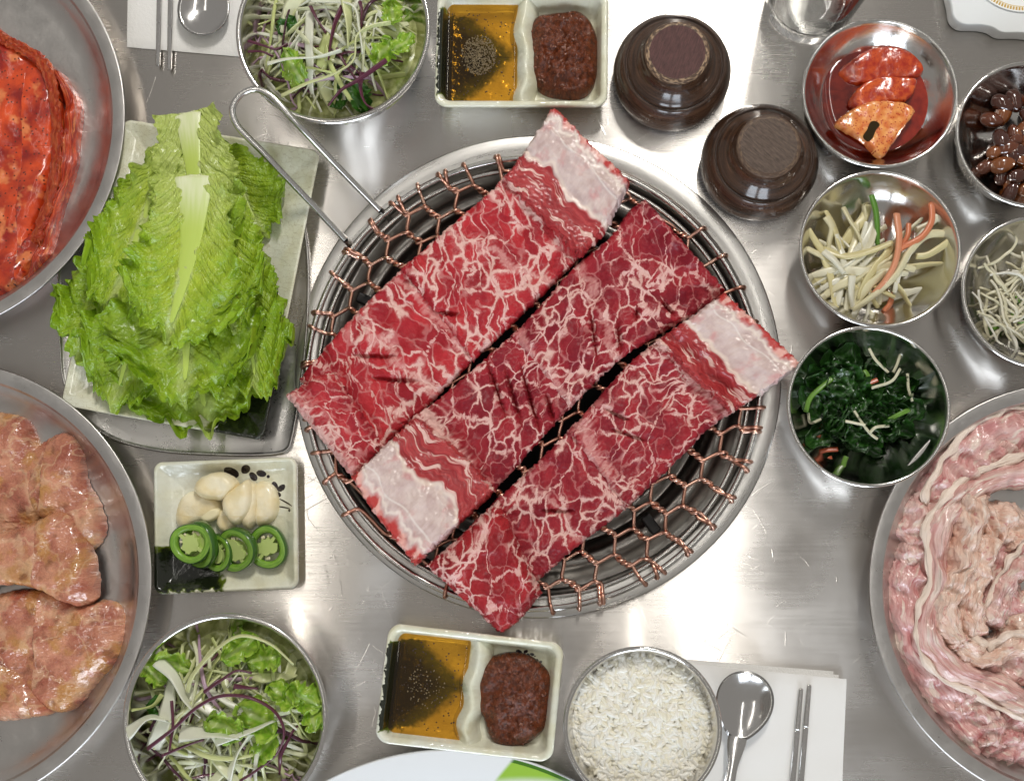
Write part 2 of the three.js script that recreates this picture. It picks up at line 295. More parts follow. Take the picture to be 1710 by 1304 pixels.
function meatMat(o, len, wid, w = 1400) {
  const f0 = meatColour(o), cuts = o.cuts ?? [], f = (x, y) => { const q = f0(x, y); for (const c of cuts) { const ax = c[0] * len, ay = c[1] * wid, dx = c[2] * len - ax, dy = c[3] * wid - ay, t = clamp(((x - ax) * dx + (y - ay) * dy) / (dx * dx + dy * dy), 0, 1), d = Math.hypot(x - ax - t * dx, y - ay - t * dy) + 0.0004 * N2(x * 300, y * 300); if (d < 0.0013) q.c = mix3([0.24, 0.012, 0.016], q.c, sst(0.0003, 0.0011, d)); } return q; }, h = Math.max(64, Math.round(w * wid / len)), hs = new Float32Array(w * h); let k = 0;  // cut flesh coloured deep red, which also stands in for shade inside the slits
  const map = tex(w, h, (u, v) => { const q = f(u * len, v * wid); hs[k++] = q.fat; return q.c; });
  k = 0; const bump = tex(w, h, (u, v) => { const q = hs[k++]; return 0.5 + 0.22 * q + 0.16 * fbm(u * len * 300, v * wid * 300, 3); }, true);
  k = 0; const ro = tex(w, h, (u, v) => 0.40 - 0.06 * hs[k++] + 0.16 * fbm(u * len * 130, v * wid * 130, 3), true);
  for (const t of [map, bump, ro]) t.wrapS = t.wrapT = THREE.ClampToEdgeWrapping;
  return MAT({ map, bumpMap: bump, bumpScale: 0.0007, roughness: 1, roughnessMap: ro, specularIntensity: 0.35 });
}
function sub(pts, a, b) { const c = poly(pts.map((q) => new THREE.Vector3(q[0], q[1], 0))); const o = []; for (let i = 0; i <= 10; i++) { const q = c.getPointAt(lerp(a, b, i / 10)); o.push([q.x, q.y]); } return o; }
// bone with its skin: pale plate, red torn sides
function boneMat(o, len, wid, w = 640) {
  const h = Math.max(64, Math.round(w * wid / len));
  const f = (x, y) => {
    const u = x / len, v = y / wid, n = fbm(x * 60 + o.seed, y * 60, 4), st = N2(x * 120 + o.seed, y * 520);
    let c = mix3([0.56, 0.41, 0.385], [0.72, 0.585, 0.545], clamp(0.5 + n + 0.1 * st, 0, 1)); c = mix3(c, [0.82, 0.74, 0.69], 0.7 * (1 - sst(0.0, 0.018, Math.abs(u - 0.25 - 0.05 * N2(v * 2 + o.seed, 1)))));
    c = mix3(c, [0.62, 0.20, 0.20], 0.5 * sst(0.1, 0.6, fbm(x * 40 + 7, y * 45 + o.seed, 4)));
    const e0 = u + 0.10 * fbm(y * 55, x * 22 + o.seed, 3); // the end: torn red membrane and fat stripes
    const red = mix3([0.50, 0.045, 0.04], [0.80, 0.42, 0.36], sst(-0.1, 0.5, N2(x * 40 + y * 40, y * 90 + o.seed) + 0.6 * n));
    c = mix3(red, c, sst(o.r0 - 0.03, o.r0 + 0.05, e0));
    c = mix3(c, [0.86, 0.74, 0.66], 0.8 * (1 - sst(0, 0.035, Math.abs(e0 - o.r0 - 0.06))));
    if (o.r1) { // muscle with fat lines running across the piece beside the bone
      const uu = u + 0.09 * N2(y * 22, x * 9 + o.seed) + 0.03 * N2(y * 80, x * 30), k = N2(uu * 21 + o.seed, y * 20) * 0.6 + N2(uu * 52, y * 45 + o.seed) * 0.4, red2 = mix3([0.25, 0.012, 0.018], [0.50, 0.06, 0.06], clamp(0.5 + 0.6 * k + 0.25 * N2(uu * 160, y * 60), 0, 1));
      const fw = mix3(red2, [0.80, 0.53, 0.46], 0.9 * sst(0.30, 0.62, N2(uu * 7 + 4 + o.seed, y * 24) * 0.8 + 0.3 * N2(uu * 30, y * 60)));
      c = mix3(c, fw, sst(o.r1 - 0.02, o.r1 + 0.03, uu)); c = mix3(c, [0.83, 0.68, 0.59], 0.9 * (1 - sst(0.0, 0.045, Math.abs(uu - o.r1 + 0.02)))); }
    return c;
  };
  const map = tex(w, h, (u, v) => f(u * len, v * wid)); map.wrapS = map.wrapT = THREE.ClampToEdgeWrapping;
  return MAT({ map, roughness: 0.3, bumpMap: smudge, bumpScale: 0.0004 });
}
const GY = 0.0085; // the top of the wires
{
  const L = [[925, 178], [880, 243], [832, 302], [745, 378], [660, 455], [575, 540], [510, 615], [497, 632]], R = [[1053, 303], [1010, 385], [968, 428], [900, 496], [800, 590], [700, 690], [640, 745], [598, 790]];
  const OA = { h0: GY, T: 0.008, nu: 300, nv: 100, seed: 3, wave: 0.0018 };
  const t = thing('short_rib', 'bone-in marbled beef short rib lying nearest the net handle, its bone by the sauce tray', 'short rib', P(770, 500, GY));
  const OA2 = { h0: GY - 0.0004, T: 0.0072, nu: 180, nv: 100, seed: 61, edge: 0.004, wave: 0.002 }, OA1 = { ...OA, nu: 190, T: 0.0088, edge: 0.0042, rise: (u, v) => 0.0018 * sst(0.75, 1, u) + 0.0012 * Math.sin(u * 8 + v * 3) };
  let g = slab(sub(L, 0.15, 0.60), sub(R, 0.12, 0.60), { ...OA1, cuts: cutUV(sub(L, 0.15, 0.60), sub(R, 0.12, 0.60), OA1, [[724, 520, 770, 526]]) });
  const MA = { dark: [0.31, 0.016, 0.025], light: [0.52, 0.034, 0.042] };
  part('meat', g, meatMat({ ...MA, seed: 3, cell: 0.0074, grain: 1.15, stretch: 3.2, vein: 0.24, zones: [[0.045, 0.0092, 1.6, 1.1, 0.18], [0.088, 0.0072, 2.3, 0.9, 0.19]], bands: [[0.020, -0.35, 0.013, 0.85], [0.075, -0.3, 0.005, 0.75]] }, g.userData.len, g.userData.wid, 1000), t, true);
  g = slab(sub(L, 0.57, 1), sub(R, 0.57, 1), { ...OA2, cuts: cutUV(sub(L, 0.57, 1), sub(R, 0.57, 1), OA2, [[606, 628, 706, 642], [580, 592, 668, 596]]) });
  part('meat', g, meatMat({ ...MA, seed: 83, cell: 0.0104, grain: 1.8, stretch: 1.7, vein: 0.19, zones: [[0.05, 0.0082, 1.9, 1.3, 0.18]], bands: [[0.012, -0.1, 0.005, 0.75], [0.052, -0.15, 0.006, 0.8]] }, g.userData.len, g.userData.wid, 900), t, true);
  g = slab(sub(L, 0, 0.235), sub(R, 0, 0.225), { h0: GY + 0.0078, T: 0.0085, nu: 90, nv: 90, seed: 9, wave: 0.001, edge: 0.0028, rag: 0.0009, rise: (u, v) => 0.0065 * Math.sin(Math.PI * clamp(0.25 + u * 1.1, 0, 1)) - 0.0016 * Math.exp(-(((u - 0.58) / 0.03) ** 2)) + 0.0011 * Math.exp(-(((u - 0.25) / 0.03) ** 2)) });
  part('bone', g, boneMat({ seed: 4, r0: 0.07, r1: 0.58 }, g.userData.len, g.userData.wid), t, true);
  g = slab([[470, 657], [500, 640], [535, 622], [556, 618]], [[588, 803], [606, 785], [626, 762], [640, 745]], { h0: GY + 0.002, T: 0.0135, nu: 70, nv: 110, seed: 14, edge: 0.007, wave: 0.0018 });
  part('folded_end', g, meatMat({ seed: 8, cell: 0.0068, grain: 1.3, vein: 0.19, bands: [[0.002, 0.0, 0.010, 0.9]], light: [0.50, 0.038, 0.046], dark: [0.29, 0.018, 0.028] }, g.userData.len, g.userData.wid, 500), t, true);
}
{
  const L = [[1078, 330], [1048, 352], [1020, 392], [962, 440], [900, 510], [880, 532], [800, 605], [722, 672], [690, 692], [640, 742], [585, 797]], R = [[1214, 482], [1180, 512], [1118, 548], [1045, 592], [970, 662], [895, 742], [826, 818], [770, 872], [692, 946]];
  const t = thing('short_rib', 'dark red scored beef short rib in the middle, bone end by the garlic dish', 'short rib', P(900, 620, GY));
  const MB = { seed: 41, cell: 0.0088, grain: 0.4, vein: 0.11, fineVein: 0.6, dark: [0.20, 0.012, 0.022], light: [0.36, 0.024, 0.034] };
  const OU = { h0: GY + 0.0015, T: 0.0085, nu: 190, nv: 120, seed: 23, edge: 0.0045, wave: 0.0022, rise: (u, v) => 0.004 * sst(0.1, 0, u) + 0.0012 * Math.sin(u * 9 + v * 3) }, OL = { h0: GY, T: 0.007, nu: 150, nv: 120, seed: 27, edge: 0.004, wave: 0.0018 };
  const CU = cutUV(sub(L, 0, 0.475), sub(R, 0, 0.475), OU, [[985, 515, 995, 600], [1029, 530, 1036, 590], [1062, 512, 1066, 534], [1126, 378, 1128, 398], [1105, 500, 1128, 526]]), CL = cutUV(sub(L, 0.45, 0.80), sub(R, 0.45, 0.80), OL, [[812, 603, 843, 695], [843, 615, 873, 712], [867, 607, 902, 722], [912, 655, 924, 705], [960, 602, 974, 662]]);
  let g = slab(sub(L, 0, 0.475), sub(R, 0, 0.475), { ...OU, cuts: CU });
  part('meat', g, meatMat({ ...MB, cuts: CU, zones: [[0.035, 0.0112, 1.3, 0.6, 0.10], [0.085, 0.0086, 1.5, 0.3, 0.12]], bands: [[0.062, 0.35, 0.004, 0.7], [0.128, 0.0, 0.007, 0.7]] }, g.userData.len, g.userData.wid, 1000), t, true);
  g = slab(sub(L, 0.45, 0.80), sub(R, 0.45, 0.80), { ...OL, cuts: CL });
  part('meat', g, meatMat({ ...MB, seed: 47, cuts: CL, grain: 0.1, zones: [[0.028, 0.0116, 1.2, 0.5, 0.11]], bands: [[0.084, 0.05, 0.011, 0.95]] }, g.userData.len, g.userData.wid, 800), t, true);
  g = slab([[692, 946], [648, 890], [612, 842], [585, 797]].reverse(), [[828, 818], [786, 770], [738, 728], [692, 692]].reverse(), { h0: GY + 0.003, T: 0.0115, nu: 100, nv: 110, seed: 29, edge: 0.0028, rag: 0.0009, wave: 0.001, rise: (u, v) => 0.004 * Math.sin(Math.PI * clamp(0.2 + v * 1.2, 0, 1)) - 0.0016 * Math.exp(-(((v - 0.6) / 0.03) ** 2)) });
  // u runs along the bone, v across it: turn so that the membrane side is u
  const uv = g.attributes.uv; for (let i = 0; i < uv.count; i++) { const a = uv.getX(i), b = uv.getY(i); uv.setXY(i, b, a); }
  part('bone', g, boneMat({ seed: 15, r0: 0.10, r1: 0.60 }, g.userData.wid, g.userData.len), t, true);
  part('cartilage', blob([[700, 846], [722, 846], [738, 862], [736, 884], [716, 896], [700, 886]], { h0: GY + 0.0135, T: 0.0026, n: 2.2, m: 48, k: 14, rag: 0.0004 }), MAT({ color: rgb(0.74, 0.54, 0.51), roughness: 0.3 }), t, true);
}
{
  const L = [[1212, 487], [1150, 530], [1085, 577], [1050, 606], [975, 690], [900, 768], [815, 846]], R = [[1342, 608], [1270, 660], [1192, 710], [1140, 762], [1050, 846], [975, 905], [893, 975]];
  const OC = { h0: GY, T: 0.008, nu: 260, nv: 100, seed: 33, wave: 0.002 };
  const t = thing('short_rib', 'beef short rib with pale bone overhanging the spinach bowl side of the net', 'short rib', P(1000, 760, GY));
  const OC1 = { ...OC, nu: 170, T: 0.0088, edge: 0.0042, rise: (u, v) => 0.002 * sst(0.7, 1, u) + 0.0014 * Math.sin(u * 10 + v * 4) }, OC2 = { ...OC, h0: GY - 0.0004, T: 0.0072, nu: 160, seed: 37, edge: 0.004 }, MC = { dark: [0.215, 0.015, 0.025], light: [0.40, 0.028, 0.038] };
  let g = slab(sub(L, 0.2, 0.66), sub(R, 0.2, 0.66), { ...OC1, cuts: cutUV(sub(L, 0.2, 0.66), sub(R, 0.2, 0.66), OC1, [[1010, 680, 1055, 700], [1016, 716, 1082, 738]]) });
  part('meat', g, meatMat({ ...MC, seed: 57, cell: 0.0074, grain: -0.5, vein: 0.13, zones: [[0.04, 0.0096, 1.4, 0.4, 0.11], [0.085, 0.0068, 2.2, -0.6, 0.16]], bands: [[0.012, 0.0, 0.010, 0.85], [0.090, 0.25, 0.010, 0.8]] }, g.userData.len, g.userData.wid, 900), t, true);
  g = slab(sub(L, 0.63, 1), sub(R, 0.63, 1), { ...OC2, cuts: cutUV(sub(L, 0.63, 1), sub(R, 0.63, 1), OC2, [[900, 852, 965, 856]]) });
  part('meat', g, meatMat({ ...MC, seed: 91, cell: 0.0108, grain: 0.7, stretch: 1.3, vein: 0.12, bands: [[0.045, -0.1, 0.004, 0.7]] }, g.userData.len, g.userData.wid, 800), t, true);
  g = slab(sub(L, 0, 0.27), sub(R, 0, 0.25), { h0: GY + 0.004, T: 0.0105, nu: 100, nv: 90, seed: 39, edge: 0.0026, rag: 0.0009, wave: 0.0012, rise: (u, v) => 0.004 * Math.sin(Math.PI * clamp(0.2 + u * 1.2, 0, 1)) + 0.003 * Math.sin(u * 21 + 0.8 * N2(v * 3, 4)) * sst(0.5, 0.75, u) });
  part('bone', g, boneMat({ seed: 26, r0: 0.10, r1: 0.60 }, g.userData.len, g.userData.wid), t, true);
  g = slab([[832, 832], [802, 858], [760, 900], [706, 946]], [[905, 992], [885, 1018], [862, 1044], [836, 1063]], { h0: GY + 0.001, T: 0.0185, nu: 90, nv: 110, seed: 44, edge: 0.010, wave: 0.002, rise: (u, v) => 0.004 * Math.sin(v * 3.1) * (1 - u) });
  part('folded_end', g, meatMat({ seed: 71, cell: 0.0085, grain: 0.9, vein: 0.12, dark: [0.24, 0.014, 0.02], light: [0.41, 0.026, 0.032] }, g.userData.len, g.userData.wid, 700), t, true);
}
// ------------------------------------------------------------ steel bowls and platters
function shallowBowl(px, py, r, label, h = 0.029) {
  const q = circ(px, py, r, h), R = q.r, t = thing('side_dish_bowl', label, 'bowl', [q.c.x, 0, q.c.z], 0, 'shallow steel side dish bowls');
  part('outer_wall', lathe([[0, 0.0004], [R * 0.74, 0.0004], [R * 0.80, 0.0016], [R * 0.845, 0.006], [R * 0.875, 0.016], [R * 0.93, h - 0.004], [R * 0.985, h - 0.0012], [R, h - 0.0004], [R, h + 0.0002]]), steelPolish, t);
  const pr = [[R, h + 0.0002], [R - 0.0006, h + 0.0010], [R - 0.0016, h + 0.0011], [R - 0.0024, h + 0.0003]]; for (let i = 1; i <= 40; i++) { const s = 1 - i / 40, rr = (R - 0.0024) * s; pr.push([rr, 0.0065 + (h - 0.0062) * Math.pow(s, 4.2)]); }
  part('inner_wall', lathe(pr), steelPolish, t);
  return { t, R, c: q.c, floor: (rr) => 0.0065 + (h - 0.0062) * Math.pow(clamp(rr / (R - 0.0024), 0, 1), 4.2) };
}
function deepBowl(px, py, r, name, label, h, lip = 0.0034) {
  const q = circ(px, py, r, h), R = q.r, t = thing(name, label, 'bowl', [q.c.x, 0, q.c.z]);
  part('outer_wall', lathe([[0, 0.0005], [R * 0.60, 0.0005], [R * 0.64, 0.0015], [R * 0.76, h * 0.16], [R * 0.88, h * 0.45], [R * 0.945, h * 0.8], [R * 0.955, h - 0.004], [R * 0.985, h - 0.003], [R, h - 0.001], [R, h]]), steelPolish, t);
  const pr = [[R, h], [R - 0.0008, h + 0.0009], [R - lip * 0.5, h + 0.0012], [R - lip, h + 0.0006], [R - lip - 0.0006, h - 0.0012]]; for (let i = 1; i <= 40; i++) { const s = 1 - i / 40, rr = (R - lip - 0.0008) * Math.pow(s, 0.7); pr.push([rr, 0.004 + (h - 0.0052) * Math.pow(rr / (R - lip - 0.0008), 4.2)]); }
  part('inner_wall', lathe(pr), steelPolish, t);
  return { t, R, c: q.c, h };
}
function platter(px, py, r, label) {
  const h = 0.022, q = circ(px, py, r, h), R = q.r, t = thing('meat_platter', label, 'platter', [q.c.x, 0, q.c.z], 0, 'large round steel platters');
  const g = lathe([[0, 0.0006], [R * 0.80, 0.0006], [R * 0.86, 0.006], [R * 0.925, 0.0185], [R - 0.001, h - 0.0010], [R, h], [R - 0.001, h + 0.0009], [R - 0.0085, h + 0.0002], [R - 0.0095, h - 0.0012], [R * 0.91, 0.014], [R * 0.86, 0.0082], [R * 0.80, 0.0062], [R * 0.5, 0.0058], [0, 0.0056]], 160);
  const p = g.attributes.position, uv = []; for (let i = 0; i < p.count; i++) uv.push(p.getX(i) * 5, p.getZ(i) * 5); g.setAttribute('uv', new THREE.Float32BufferAttribute(uv, 2));
  part('dish', g, steelPlate, t); return { t, R, c: q.c };
}
platter(-150, 210, 356, 'large steel platter holding red marinated meat');
platter(-118, 975, 369, 'large steel platter holding brown marinated pork');
platter(1809, 990, 360, 'large steel platter holding raw pink intestines');

// ------------------------------------------------------------ red marinated meat
const redMat = (seed) => {
  const f = (u, v) => { const x = u * 5, y = v * 5, n = fbm(x + seed, y, 5), m = fbm(x * 1.7 + 5, y * 1.7 + seed, 4), pale = sst(0.18, 0.5, fbm(x * 1.1 + 20 + seed, y * 1.1, 4)); let c = mix3([0.26, 0.010, 0.005], [0.70, 0.075, 0.014], clamp(0.5 + 1.1 * n, 0, 1)); c = mix3(c, [0.78, 0.24, 0.08], pale * 0.8); worley(x * 9, y * 9, seed); if (F1 < 0.16 && ID > 0.6) c = [0.13, 0.02, 0.008]; return mix3(c, [0.36, 0.015, 0.008], 0.5 * sst(0.2, 0.5, m)); };
  return MAT({ map: tex(700, 700, f), roughness: 0.26, roughnessMap: rough(0.9, 0.5, 14), bumpMap: smudge, bumpScale: 0.0014, clearcoat: 0.6, clearcoatRoughness: 0.15 });
};
{
  const b = (x, z) => 0.003 * N2(x * 22, z * 22) + 0.0009 * N2(x * 80, z * 80);
  const rm = redMat(3), rm2 = redMat(9);
  const a = solo('marinated_meat_slice', blob([[-80, 0], [0, 48], [50, 88], [92, 118], [102, 190], [96, 260], [84, 330], [58, 400], [22, 470], [-80, 520]], { h0: 0.0062, T: 0.013, bump: b, rag: 0.0007, n: 10, uv: 6, m: 160, k: 44 }), rm, 'wide red marinated meat slice covering the middle of its steel platter', 'meat', 'red marinated meat slices');
  let g = slab([[68, 94], [98, 150], [95, 240], [80, 330], [58, 410], [30, 480]], [[100, 118], [128, 165], [124, 235], [122, 270], [98, 345], [82, 420]], { h0: 0.0062, T: 0.010, nu: 120, nv: 30, edge: 0.006, rag: 0.0002, wave: 0.003, fine: 0.0002, seed: 5 });
  solo('marinated_meat_slice', g, rm2, 'narrow red marinated meat strip along the outer side of the wide slice', 'meat', 'red marinated meat slices');
  g = slab([[-20, 60], [60, 110], [78, 180], [82, 250], [70, 330], [46, 400]], [[0, 50], [78, 100], [97, 180], [98, 255], [86, 330], [62, 405]], { h0: 0.017, T: 0.0045, nu: 120, nv: 20, edge: 0.003, rag: 0.001, wave: 0.001, seed: 8 });
  solo('marinated_meat_slice', g, MAT({ color: rgb(0.72, 0.17, 0.06), roughness: 0.28, map: tex(512, 128, (u, v) => { const n = fbm(u * 9, v * 3, 5); return mix3([0.95, 0.75, 0.6], [0.7, 0.18, 0.1], clamp(0.5 + n * 1.3, 0, 1)); }), bumpMap: rough(0.5, 0.5, 20), bumpScale: 0.001 }), 'thin orange curl of marinated meat fat lying on the wide red slice', 'meat', 'red marinated meat slices');
  solo('marinated_meat_slice', blob([[-30, 420], [30, 400], [70, 378], [84, 392], [78, 420], [55, 440], [30, 480], [-20, 505]], { h0: 0.0062, T: 0.011, bump: b, rag: 0.0007, n: 5, uv: 6 }), rm2, 'small crumpled red meat piece at the near tip of the marinated meat', 'meat', 'red marinated meat slices');
}
// ------------------------------------------------------------ brown marinated pork
const porkBump = tex(512, 512, (u, v) => { const r = Math.abs(fbm(u * 5, v * 9, 3)); return 0.35 + 0.7 * r + 0.22 * fbm(u * 26, v * 40, 3); }, true);
const porkMat = (seed) => MAT({ map: tex(700, 700, (u, v) => {
  const x = u * 5, y = v * 5, n = fbm(x + seed, y + seed * 2, 5), wx = x + 0.35 * fbm(x * 1.3, y * 1.3 + seed, 3), wy = y + 0.35 * fbm(x * 1.3 + 9, y * 1.3, 3); worley(wx * 1.0, wy * 1.3, seed); const e = F2 - F1, id = ID, fb = N2(wx * 6 + id * 9, wy * 38);
  let c = mix3([0.33, 0.080, 0.048], [0.66, 0.30, 0.18], clamp(0.5 + 0.22 * (id - 0.5) + 0.8 * n + 0.18 * fb, 0, 1)); c = mix3(c, [0.50, 0.235, 0.065], 0.9 * sst(0.0, 0.5, fbm(x * 0.9 + 40, y * 0.9 + seed, 4)));
  c = mix3(c, [0.20, 0.065, 0.025], 0.65 * sst(0.2, 0.6, fbm(x * 1.4 + 70, y * 1.4 + seed, 4)));
  const w = 0.05 + 0.5 * sst(0.05, 0.5, fbm(x * 0.6, y * 0.6 + seed + 8, 3)), f = 1 - sst(w * 0.2, w + 0.05, e + 0.08 * fb); return mix3(c, [0.74, 0.47, 0.28], f * 0.5); }), roughness: 0.3, roughnessMap: rough(0.9, 0.5, 9), bumpMap: porkBump, bumpScale: 0.0022, clearcoat: 0.8, clearcoatRoughness: 0.1 });
{
  const b = (x, z) => 0.0036 * N2(x * 20, z * 20) + 0.0012 * N2(x * 60, z * 60), ms = [porkMat(2), porkMat(5), porkMat(12)];
  const F = [
    [[[-80, 690], [0, 688], [42, 700], [62, 738], [80, 770], [80, 850], [40, 900], [-80, 930]], 0.006, 0.012, 0, 'pale marbled marinated pork slice at the far edge of the brown pork heap'],
    [[[50, 760], [70, 735], [110, 722], [132, 748], [142, 800], [166, 850], [172, 888], [150, 920], [120, 890], [70, 870], [45, 830]], 0.007, 0.013, 1, 'marinated pork slice with a fat rim nearest the steel cover'],
    [[[-80, 1060], [0, 990], [70, 985], [140, 1008], [178, 1002], [202, 1022], [198, 1100], [160, 1140], [110, 1192], [60, 1180], [-80, 1130]], 0.007, 0.014, 2, 'marinated pork slice with a brown squared end nearest the lower salad bowl'],
    [[[-80, 890], [0, 888], [60, 868], [105, 850], [132, 880], [155, 940], [156, 1000], [128, 1014], [60, 985], [0, 978], [-80, 1000]], 0.013, 0.016, 0, 'glossy pink folded pork slice on top in the middle of its heap'],
    [[[-80, 1090], [0, 1095], [45, 1118], [75, 1160], [86, 1190], [40, 1202], [0, 1206], [-80, 1200]], 0.0065, 0.017, 1, 'wrinkled fatty pork slice at the near end of the brown pork heap']];
  for (const [o, h0, T, k, l] of F) solo('marinated_pork_slice', blob(o, { h0, T, bump: b, rag: 0.0006, n: 7, uv: 6.5, seed: k * 7, m: 160, k: 44 }), ms[k], l, 'meat', 'brown marinated pork slices');
}
// ------------------------------------------------------------ intestines
{
  const im = (seed, a, b) => MAT({ map: tex(768, 256, (u, v) => { const x = u * 5 + seed * 3, y = v * 2.4, n = fbm(x + seed, y, 5), st = N2(x * 0.6 + seed, y * 6), w = sst(0.12, 0.5, fbm(x * 0.8 + 30, y * 1.5 + seed, 4)); let c = mix3(a, b, clamp(0.5 + n + 0.25 * st, 0, 1)); c = mix3(c, [0.82, 0.68, 0.58], w * 0.85); c = mix3(c, [0.45, 0.10, 0.11], 0.6 * sst(0.35, 0.6, fbm(x * 1.4, y * 1.4 + 50 + seed, 4))); return c; }), roughness: 0.24, roughnessMap: rough(0.9, 0.5, 10), bumpMap: smudge, bumpScale: 0.0016, clearcoat: 0.5, clearcoatRoughness: 0.15 });
  const pk = [im(1, [0.58, 0.25, 0.24], [0.76, 0.49, 0.45]), im(4, [0.62, 0.31, 0.28], [0.80, 0.58, 0.52]), im(7, [0.72, 0.44, 0.33], [0.86, 0.66, 0.55])];
  const list = [
    [[[1770, 712], [1700, 716], [1658, 735], [1614, 776], [1594, 826], [1584, 856]], 40, 0.015, 0, 'smooth pink intestine length along the far rim of its platter'],
    [[[1582, 812], [1550, 856], [1536, 892], [1538, 926], [1544, 944]], 31, 0.012, 1, 'short fat pink intestine length against the platter rim nearest the spinach'],
    [[[1562, 930], [1532, 965], [1527, 1010], [1538, 1070], [1556, 1112], [1598, 1168], [1632, 1215], [1668, 1240]], 34, 0.013, 0, 'long pink intestine length following the rim toward the near edge'],
    [[[1770, 780], [1690, 790], [1635, 815], [1592, 850], [1568, 900], [1576, 960], [1556, 1030], [1560, 1080], [1600, 1120], [1660, 1150], [1760, 1200]], 27, 0.019, 1, 'long ruffled intestine curving inside the outer lengths'],
    [[[1640, 820], [1632, 880], [1612, 960], [1590, 1000], [1592, 1040], [1618, 1082]], 25, 0.024, 2, 'yellowish white intestine length in the middle of the coil'],
    [[[1660, 890], [1640, 960], [1626, 1010], [1640, 1070]], 24, 0.021, 2, 'pale fatty intestine length beside the yellowish one'],
    [[[1770, 900], [1712, 940], [1680, 990], [1664, 1050]], 26, 0.020, 1, 'pink intestine length running in from the near side of the coil centre'],
    [[[1640, 890], [1664, 872], [1700, 880], [1720, 910]], 34, 0.017, 2, 'rounded yellow fatty lump in the hollow of the coil'],
    [[[1600, 1165], [1640, 1180], [1666, 1215], [1664, 1255]], 26, 0.016, 1, 'short curled intestine length tucked inside the near outer length'],
    [[[1770, 1090], [1700, 1080], [1650, 1100], [1600, 1070]], 24, 0.019, 2, 'white fatty intestine length crossing below the coil centre'],
    [[[1655, 1232], [1700, 1248], [1770, 1260]], 30, 0.013, 0, 'pink intestine length at the near edge of the photograph'],
    [[[1760, 740], [1700, 750], [1665, 790]], 30, 0.014, 1, 'pink intestine length under the far rim length'],
    [[[1770, 1180], [1700, 1200], [1670, 1190]], 30, 0.013, 0, 'pink intestine length lying low beside the curled one'],
    [[[1700, 905], [1680, 960], [1690, 1010], [1720, 1050]], 34, 0.013, 0, 'broad pink intestine fold lying deep in the middle of the coil'],
    [[[1640, 1090], [1690, 1110], [1770, 1140]], 30, 0.012, 1, 'pink intestine fold under the white length below the coil centre'],
    [[[1770, 1010], [1720, 1030], [1690, 1070]], 30, 0.014, 2, 'pale intestine length low in the hollow of the coil']];
  const frillM = MAT({ color: rgb(0.84, 0.69, 0.58), roughness: 0.34, bumpMap: smudge, bumpScale: 0.001 });
  list.forEach(([p, r0, h, k, l], i) => { // flattened folded lengths with a soft fat edge
    const r = r0 * (k === 0 ? 1.16 : 1.06), q = poly(p.map((z) => new THREE.Vector3(z[0], z[1], 0))), n = 14, Lp = [], Rp = [];
    for (let j = 0; j <= n; j++) { const c = q.getPointAt(j / n), d = q.getTangentAt(j / n), w = r * (1 + 0.22 * N2(j * 0.45, i * 7.1)); Lp.push([c.x + d.y * w, c.y - d.x * w]); Rp.push([c.x - d.y * w * (1 + 0.15 * N2(j * 0.5, i)), c.y + d.x * w]); }
    const T = Math.min(0.021, h * 0.95), ph = i * 3.7;
    const g = slab(Lp, Rp, { h0: Math.max(0.006, h - T * 0.62), T, nu: 110, nv: 44, edge: r * 0.00030, rag: 0.0008, wave: 0.0026, fine: 0.0004, seed: i * 5, rise: (u, v) => 0.0034 * N2(u * p.length * 1.1 + ph, v * 1.6) + 0.0026 * Math.sin(v * 7 + 2.2 * N2(u * p.length * 0.8, ph)) * (0.4 + 0.6 * N2(u * 3 + ph, 2)) });
    const b0 = blobCentre(g); g.translate(-b0.x, -b0.y, -b0.z); const t = thing('intestine_length', l, 'intestine', b0, 0, 'raw pink intestine lengths'), m = part('flesh', g, pk[k], t);
    const pts = Rp.map((z, j) => P(z[0] * 0.9 + Lp[j][0] * 0.1, z[1] * 0.9 + Lp[j][1] * 0.1, h + 0.0026 + 0.0018 * N2(j * 0.8, i))), len = poly(pts).getLength();
    if (i % 3 === 0) part('fat_edge', sweep(pts, (u) => 0.0023 * (1 + 0.6 * N2(u * len * 45, i * 3)), { n: Math.round(len * 900), m: 12, sy: 0.75, noise: (u, a) => 0.3 * N3(u * len * 90, Math.cos(a) * 1.6, Math.sin(a) * 1.6 + i) }), frillM, t, true);
  });
}
